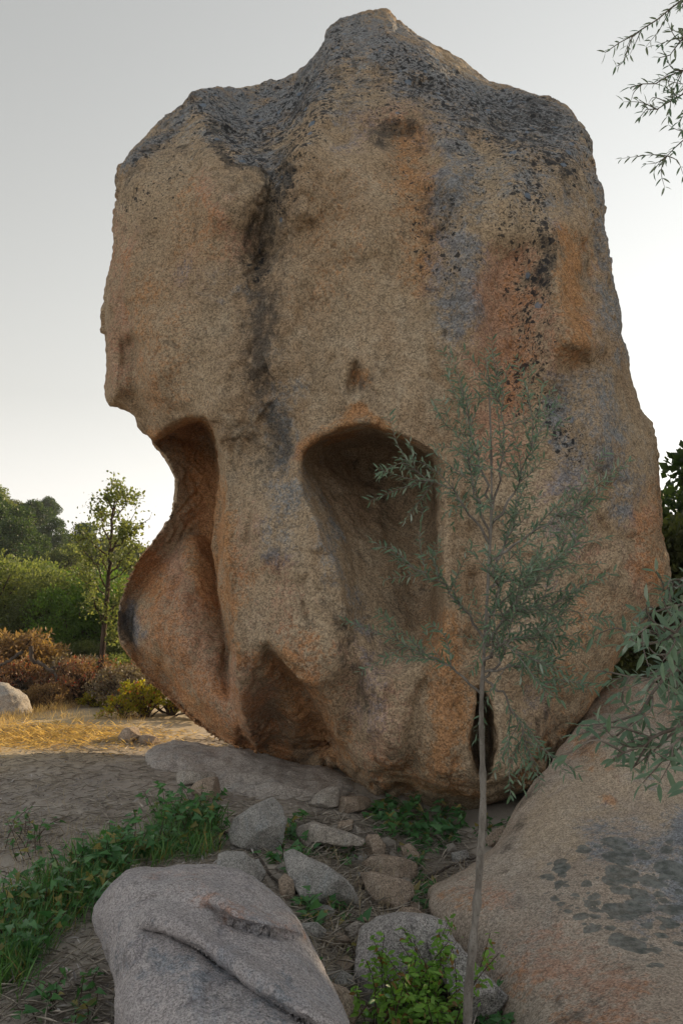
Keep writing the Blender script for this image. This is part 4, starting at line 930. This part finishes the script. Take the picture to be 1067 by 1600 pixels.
for poly in ([(240, 1300), (260, 1275), (300, 1272), (340, 1290), (338, 1335), (290, 1345), (235, 1345)], [(130, 1370), (160, 1335), (235, 1315), (260, 1350), (205, 1355), (170, 1395)],
             [(50, 1440), (60, 1380), (120, 1350), (170, 1375), (150, 1430), (110, 1455)], [(-10, 1540), (-10, 1430), (30, 1410), (80, 1440), (60, 1490), (40, 1545)]):
    lo, hi = np.min(poly, 0), np.max(poly, 0); q = rng.uniform(lo, hi, (90, 2)); q = q[poly_sd(q[:, 0], q[:, 1], poly) > -6]
    for a_ in q:
        g_ = ground(*a_); k_ = 14; xx += list(g_[0] + rng.normal(0, .035, k_)); yy += list(g_[1] + rng.normal(0, .06, k_))
xx, yy = np.array(xx), np.array(yy)
grass('green_grass', 'fine green grass blades growing through the vine clumps', np.stack([xx, yy, hgt(xx, yy) - .004], 1), .06, .2, .045, rng, M['blade'])
# loose grit and pebbles on the dirt
n = 5200; yy = 1.9 + 8.0 * rng.random(n) ** 1.5; xx = rng.uniform(-.46, .14, n) * yy; r_ = rng.gamma(2., .0032, n).clip(.003, .03)
oc = np.array([(1, 0, 0), (-1, 0, 0), (0, 1, 0), (0, -1, 0), (0, 0, .7), (0, 0, -.7)], float); of = np.array([(0, 2, 4), (2, 1, 4), (1, 3, 4), (3, 0, 4), (2, 0, 5), (1, 2, 5), (3, 1, 5), (0, 3, 5)])
pv = np.stack([xx, yy, hgt(xx, yy) + r_ * .3], 1)[:, None] + (oc[None] + rng.normal(0, .22, (n, 6, 3))) * r_[:, None, None]
tag(link('grit', mesh_from('grit', pv.reshape(-1, 3), (of[None] + (np.arange(n) * 6)[:, None, None]).reshape(-1, 3), False), M['grit']), 'loose grit and pebbles scattered on the trodden dirt', kind='stuff')
n = 260; xx = rng.normal(-1.12, .10, n); yy = rng.normal(2.75, .12, n)
n2 = 1200; yb = rng.uniform(3.6, 6.0, n2); xb = rng.uniform(-.03, .15, n2) * yb; xx, yy = np.concatenate([xx, xb]), np.concatenate([yy, yb])
grass('dry_stalks', 'thin dry grass stalks among the stones and litter', np.stack([xx, yy, hgt(xx, yy) - .003], 1), .05, .16, .03, rng, M['straw'])

# ------------------------------------------------------------------ shrubs and trees behind
def cloud(rng, blobs, n, size, jitter=.25, shell=.55, dirup=.2):
    """leaf positions spread through ellipsoid clumps, denser near their surface"""
    blobs = np.array(blobs, float); vol = blobs[:, 3] * blobs[:, 4]; k = rng.choice(len(blobs), n, p=vol / vol.sum()); b = blobs[k]
    d = rng.normal(size=(n, 3)); d /= np.linalg.norm(d, axis=1)[:, None]; r = (shell + (1 - shell) * rng.random(n)) * (1 + jitter * .5 * fbm(d * 2.2 + b[:, :3], 2))
    P = b[:, :3] + d * r[:, None] * np.stack([b[:, 3], b[:, 3], b[:, 4]], 1)
    D = d + rng.normal(0, .7, (n, 3)); D[:, 2] += dirup; U = rng.normal(size=(n, 3)); return P, D, U, size * rng.uniform(.6, 1.3, n)
def shrub_proto(seed, w, h, n, size, mat, blobs=14, shape=None, bark='bark_dark', open_=False, cs=(.12, .26)):
    rg = np.random.default_rng(seed); B = []; tb = Tubes()
    for q in range(blobs):
        a = rg.uniform(0, 6.28); t = rg.random() ** .7; r = w * .5 * math.sqrt(rg.random()) * (1.05 - .55 * t); c = np.array([r * math.cos(a), r * math.sin(a), h * (.18 + .68 * t)])
        s = w * rg.uniform(*cs) * (1.15 - .4 * t); B.append((*c, s, s * rg.uniform(.65, 1.0)))
        tb.add(curve_pts([(0, 0, -.05), c * (.35, .35, .5), c], 6, w * .01, rg), np.linspace(w * .016, w * .004, 6), 5)
    P, D, U, S = cloud(rg, B, n, size, shell=.3 if open_ else .45); P[:, 2] = np.maximum(P[:, 2], .02)
    return leaves_mesh('foliage', P, D, U, S, shape or leaf_quad(.55)), tb.mesh('stem'), mat, bark
def tree_proto(seed, w, h, n, size, blobs=22, crown0=.25, flat=.8):
    rg = np.random.default_rng(seed); B = []; tb = Tubes(); tr = [(0, 0, -.1), (w * .02, 0, h * .3), (-.02 * w, .01, h * .62)]; tb.add(curve_pts(tr, 8), np.linspace(w * .035, w * .02, 8), 7)
    for q in range(blobs):
        t = rg.random(); a = rg.uniform(0, 6.28); r = w * .5 * math.sqrt(rg.random()) * math.sqrt(max(0, 1 - (1.7 * t - .7) ** 2)) * .9
        c = np.array([r * math.cos(a), r * math.sin(a), h * (crown0 + (.92 - crown0) * t)]); s = w * rg.uniform(.11, .22); B.append((*c, s, s * flat))
        st = np.array([0, 0, h * rg.uniform(.2, .55)]); tb.add(curve_pts([st, (st + c) / 2 + (0, 0, -.03 * h), c], 6), np.linspace(w * .014, w * .004, 6), 5)
    P, D, U, S = cloud(rg, B, n, size, shell=.5)
    return leaves_mesh('crown', P, D, U, S, leaf_quad(.6)), tb.mesh('trunk'), None, 'bark_dark'
MESHM = {}
def with_mat(me, mat):
    key = (me.name, mat)
    if key not in MESHM: c = me.copy(); c.materials.clear(); c.materials.append(M[mat]); MESHM[key] = c
    return MESHM[key]
def plant(proto, name, label, cat, loc, s, rz, mat, group=None, sz=None, parts=('foliage', 'stem')):
    t = thing(name, loc, label, cat, group); t.rotation_euler = (0, 0, rz); t.scale = (s, s, sz or s)
    link(parts[0], with_mat(proto[0], mat), None, t); link(parts[1], with_mat(proto[1], proto[3]), None, t); return t
def on_ground(px, Y):
    a, b, _ = ray(px, 950); x = float(a / b * Y); return np.array([x, Y, float(hgt(x, Y)) - .03])

FR = leaf_lance(.34, .2, .03)
pr_brack = shrub_proto(41, 2.0, 1.25, 3600, .10, 'bracken', 46, FR, open_=True, cs=(.05, .12))
pr_brush = shrub_proto(42, 1.9, .85, 4200, .055, 'redbrown', 50, open_=True, cs=(.05, .11))
pr_yel = shrub_proto(43, 1.3, .8, 1500, .055, 'yellow', 26, leaf_oval(.6), open_=True, cs=(.06, .13))
pr_bush = [shrub_proto(44 + i, 3.2, 3.0, 13000, .085, 'scrub', 26) for i in range(2)]
pr_tree = [tree_proto(50 + i, 5.0, 5.2, 12000, .19, 26, .12) for i in range(3)]
pr_pine = tree_proto(57, 5., 6.2, 9000, .2, 22, .62, .6)
rng = np.random.default_rng(77)

BR = ((22, 13.8, .95, 'tall orange-brown bracken behind the pale sunlit boulder'), (70, 14.2, .8, 'orange-brown bracken behind the bent dead branch'),
      (-25, 13.4, .9, 'dry brown bracken crowding the slanting dead branch'), (106, 15.0, .62, 'thin dry bracken beside the slender tree'), (48, 16.0, 1.0, 'pale dry bracken at the foot of the grey-green bushes'))
for q, (px, Y, sc_, lab) in enumerate(BR): plant(pr_brack, 'dry_bracken', lab, 'bracken', on_ground(px, Y), sc_, q * 1.3, 'bracken', 'dry bracken behind the clearing', sz=sc_ * rng.uniform(.7, 1.15))
BR = ((100, 12.9, .75, 'redbrown', 'red-brown dead brush in front of the bent dead branch'), (140, 12.7, .8, 'redbrown', 'red-leaved brush at the foot of the slender tree'), (66, 12.6, .6, 'bracken', 'low rusty brush beside the pale sunlit boulder'),
      (178, 13.2, .7, 'redbrown', 'rusty brush just beyond the slender tree'), (206, 12.0, .72, 'greybrush', 'dull grey-brown brush heap by the left lobe of the hollowed boulder'), (20, 13.0, .8, 'redbrown', 'reddish brush behind the pale sunlit boulder'),
      (122, 13.6, .9, 'greybrush', 'grey dead brush between the bent dead branch and the slender tree'), (88, 13.4, .85, 'greybrush', 'grey twiggy brush around the bent dead branch'), (160, 12.2, .4, 'yellow', 'small yellowing brush under the slender tree'),
      (84, 12.1, .42, 'bracken', 'low bracken tuft beside the path end'), (232, 12.8, .7, 'redbrown', 'reddish brush behind the yellow-green bush'), (190, 14.4, .8, 'scrub', 'grey-green brush behind the rusty brush'))
for q, (px, Y, sc_, m, lab) in enumerate(BR): plant(pr_brush, 'dead_brush', lab, 'brush', on_ground(px, Y), sc_, q * 1.7, m, 'brush beyond the path', sz=sc_ * rng.uniform(.6, 1.35))
for q, (px, Y, s, lab) in enumerate((
    (232, 11.2, .75, 'yellow-green bush with small leaves beside the reddish rocks'), (272, 11.5, .85, 'yellow-leaved bush under the left flank of the hollowed boulder'), (312, 11.3, .7, 'bright yellow bush squeezed under the boulder overhang'),
    (200, 11.0, .5, 'little yellowish bush with dry stems at the path edge'))):
    plant(pr_yel, 'yellow_bush', lab, 'bush', on_ground(px, Y), s, q * 2.1, 'yellow', 'yellow bushes at the path end')
for q, (px, Y, s, m, lab) in enumerate((
    (20, 20, .95, 'scrub', 'big grey-green bush above the orange bracken'), (75, 19, .85, 'scrub', 'pale olive-green bush left of the slender tree'), (-30, 18.5, 1.0, 'scrub', 'grey-green bush cut by the frame edge behind bracken'),
    (110, 18, .72, 'bright', 'bright green bush at the foot of the pale olive bush'), (150, 19, .85, 'bright', 'fresh green bush behind the slender tree trunk'), (200, 18, .75, 'bright', 'green bush between the slender tree and the boulder'),
    (245, 17, .75, 'scrub', 'pale bush behind the left lobe of the boulder'), (60, 26, .8, 'scrub', 'tall pale bush halfway up the slope'), (-10, 27, .95, 'scrub', 'large sunlit bush on the slope below the wood'), (130, 26, .7, 'scrub', 'sunlit bush on the slope behind the slender tree'),
    (190, 25, .7, 'oak', 'dark green bush on the slope beside the slender tree crown'), (240, 26, .75, 'scrub', 'pale bush on the slope close to the boulder'), (290, 16, .65, 'bright', 'green shrub seen under the left flank of the boulder'))):
    plant(pr_bush[q % 2], 'hillside_bush', lab, 'bush', on_ground(px, Y), s, q * 1.1, m, 'bushes on the slope')
LOW = ('low grey-green bush on the scrubby slope', 'low olive-green bush on the scrubby slope', 'low fresh green bush on the scrubby slope')
for q in range(34):
    px, Y = rng.uniform(-30, 260), rng.uniform(15.5, 38); m = q % 3; sc_ = rng.uniform(.3, .6) * (1 + (Y - 15) / 45)
    plant(pr_bush[q % 2], 'slope_bush', LOW[m], 'bush', on_ground(px, Y), sc_, q * 1.37, ('scrub', 'oak2', 'bright')[m], 'low bushes scattered on the slope', sz=sc_ * rng.uniform(.6, 1.0))
def hill_label(Y, m):
    tier = 'at the foot of the hillside wood' if Y < 50 else ('halfway up the hillside wood' if Y < 70 else 'on the crest of the wooded hill')
    return {'oak': 'dark evergreen tree ', 'oak2': 'olive-green tree ', 'scrub': 'pale grey-green tree '}[m] + tier
for q, (px, Y, sc_) in enumerate(((-20, 42, .8), (22, 40, .72), (64, 43, .7), (104, 40, .75), (150, 44, .7), (190, 42, .7), (232, 44, .7), (265, 42, .65),
        (0, 58, .85), (45, 61, .85), (84, 57, .7), (125, 60, .85), (165, 57, .7), (205, 60, .75), (245, 58, .75), (-40, 60, .9),
        (18, 80, 1.0), (-22, 82, 1.15), (52, 84, .8), (98, 79, .7), (140, 83, .62), (176, 80, .8), (215, 83, .85), (255, 80, .75), (290, 84, .75))):
    m = ('oak', 'oak2', 'scrub', 'oak', 'scrub', 'oak2', 'oak')[(q * 3 + q // 8) % 7]; sc_ *= np.interp(px, [0, 60, 130], [1.05, .8, .72])
    plant(pr_tree[q % 3], 'hillside_tree', hill_label(Y, m), 'tree', on_ground(px, Y), sc_, q * .9, m, 'trees of the hillside wood', sz=sc_ * rng.uniform(.75, 1.1), parts=('crown', 'trunk'))
pg = on_ground(69, 84); pz = (at(69, 778, 84.)[2] - pg[2]) / 6.0
plant(pr_pine, 'round_pine', 'round-crowned pine standing out on the hill skyline', 'tree', pg, .62, .4, 'oak', sz=pz, parts=('crown', 'trunk'))

# slender tree at the edge of the clearing
rng = np.random.default_rng(91)
def lt(px, py, dy=0.): return at(px, py, 13.6 + dy)
lb = ground(152, 1092); lb = at(152, 1085, 13.6); lb[2] = hgt(lb[0], lb[1]) - .05
slim = thing('slender_tree', lb, 'slender sunlit young tree with sparse airy crown at the clearing edge', 'tree')
tb = Tubes(); tb.add(curve_pts([lb, lt(157, 1050), lt(163, 985), lt(168, 920), lt(173, 860), lt(176, 810), lt(180, 775)], 24, .008, rng), np.linspace(.062, .012, 24), 8); link('trunk', tb.mesh('trunk', lb), M['bark_dark'], slim)
LP = []
for a, b, c in (((163, 985), (145, 930), (122, 885)), ((165, 960), (185, 940), (200, 930)), ((168, 920), (150, 880), (128, 860)), ((166, 950), (150, 945), (140, 935)), ((172, 870), (190, 830), (212, 800)), ((173, 850), (160, 810), (150, 790)),
                ((176, 820), (195, 790), (205, 762)), ((178, 800), (170, 780), (166, 765)), ((170, 900), (195, 870), (215, 855)), ((168, 910), (200, 890), (210, 880)), ((173, 860), (205, 835), (238, 800)), ((172, 880), (140, 840), (118, 845)),
                ((163, 1000), (180, 1000), (190, 985)), ((176, 810), (185, 780), (190, 765)), ((171, 890), (180, 850), (195, 815)), ((170, 900), (155, 860), (160, 820)), ((164, 975), (185, 965), (205, 900)), ((168, 930), (140, 910), (118, 900))):
    dy = rng.uniform(-.5, .5); pts = curve_pts([lt(*a), lt(*b, dy * .6), lt(*c, dy)], 10, .015, rng); tb = Tubes(); tb.add(pts, np.linspace(.016, .004, 10), 5)
    for i in rng.integers(3, 10, 7):
        d = rng.normal(0, .6, 3); d[2] += .5; d /= np.linalg.norm(d); sp_ = curve_pts([pts[i], pts[i] + d * .12, pts[i] + d * .3 + rng.normal(0, .04, 3)], 6); tb.add(sp_, np.linspace(.005, .002, 6), 4)
        q = sp_[rng.integers(1, 6, 34)] + rng.normal(0, .055, (34, 3)); LP.append(q)
    link('branch', tb.mesh('branch', lb), M['bark_dark'], slim); LP.append(pts[rng.integers(3, 10, 16)] + rng.normal(0, .06, (16, 3)))
P = np.concatenate(LP); n = len(P)
me = leaves_mesh('foliage', P, rng.normal(size=(n, 3)), rng.normal(size=(n, 3)), rng.uniform(.035, .075, n), leaf_oval(.6), lb); me.materials.append(M['scrub']); tag(link('foliage', me, None, slim), kind='stuff')

# dark trees right of the boulder; the tall unseen ones are added to block sun
for q, (px, Y, s, lab) in enumerate(((1050, 11.0, .52, 'dark green tree behind the round tan boulder'), (1120, 12.2, .58, 'dense dark tree at the right frame edge'), (1010, 12.6, .52, 'dark shrubby tree showing past the right flank of the hollowed boulder'),
                                     (1230, 11.5, .9, 'dense evergreen just outside the right frame edge'), (1350, 14.5, .95, 'tall narrow evergreen out of view, added to keep sun off the boulder flank'), (1560, 9.6, 1.4, 'tall unseen evergreen added beyond the olive tree to block the sun'), (1640, 12.0, 1.6, 'tallest unseen evergreen added on the right to block the sun'), (1085, 15.5, .72, 'thin-topped tree rising behind the dark trees'))):
    plant(pr_tree[q % 3], 'evergreen_tree', lab, 'tree', on_ground(px, Y), s, q * 1.9, 'oak2' if q < 3 else 'oak', 'evergreens right of the boulder', sz=1.9 if Y == 14.5 else s, parts=('crown', 'trunk'))

# ------------------------------------------------------------------ evening haze in the air
hv = np.array([(x, y, z) for x in (-720, 720) for y in (-715, 725) for z in (-2.5, 42)], float)
hf = np.array([(0, 1, 3, 2), (4, 6, 7, 5), (0, 4, 5, 1), (2, 3, 7, 6), (0, 2, 6, 4), (1, 5, 7, 3)])
hm = bpy.data.materials.new('haze'); hm.use_nodes = True; hm.node_tree.nodes.clear()
vo = hm.node_tree.nodes.new('ShaderNodeVolumePrincipled'); vo.inputs['Color'].default_value = (.86, .93, 1, 1); vo.inputs['Density'].default_value = .0007; vo.inputs['Anisotropy'].default_value = .0
ho = hm.node_tree.nodes.new('ShaderNodeOutputMaterial'); hm.node_tree.links.new(vo.outputs[0], ho.inputs['Volume'])
tag(link('haze', mesh_from('haze', hv, hf, False), hm), 'thin pale evening haze filling the air', kind='stuff')
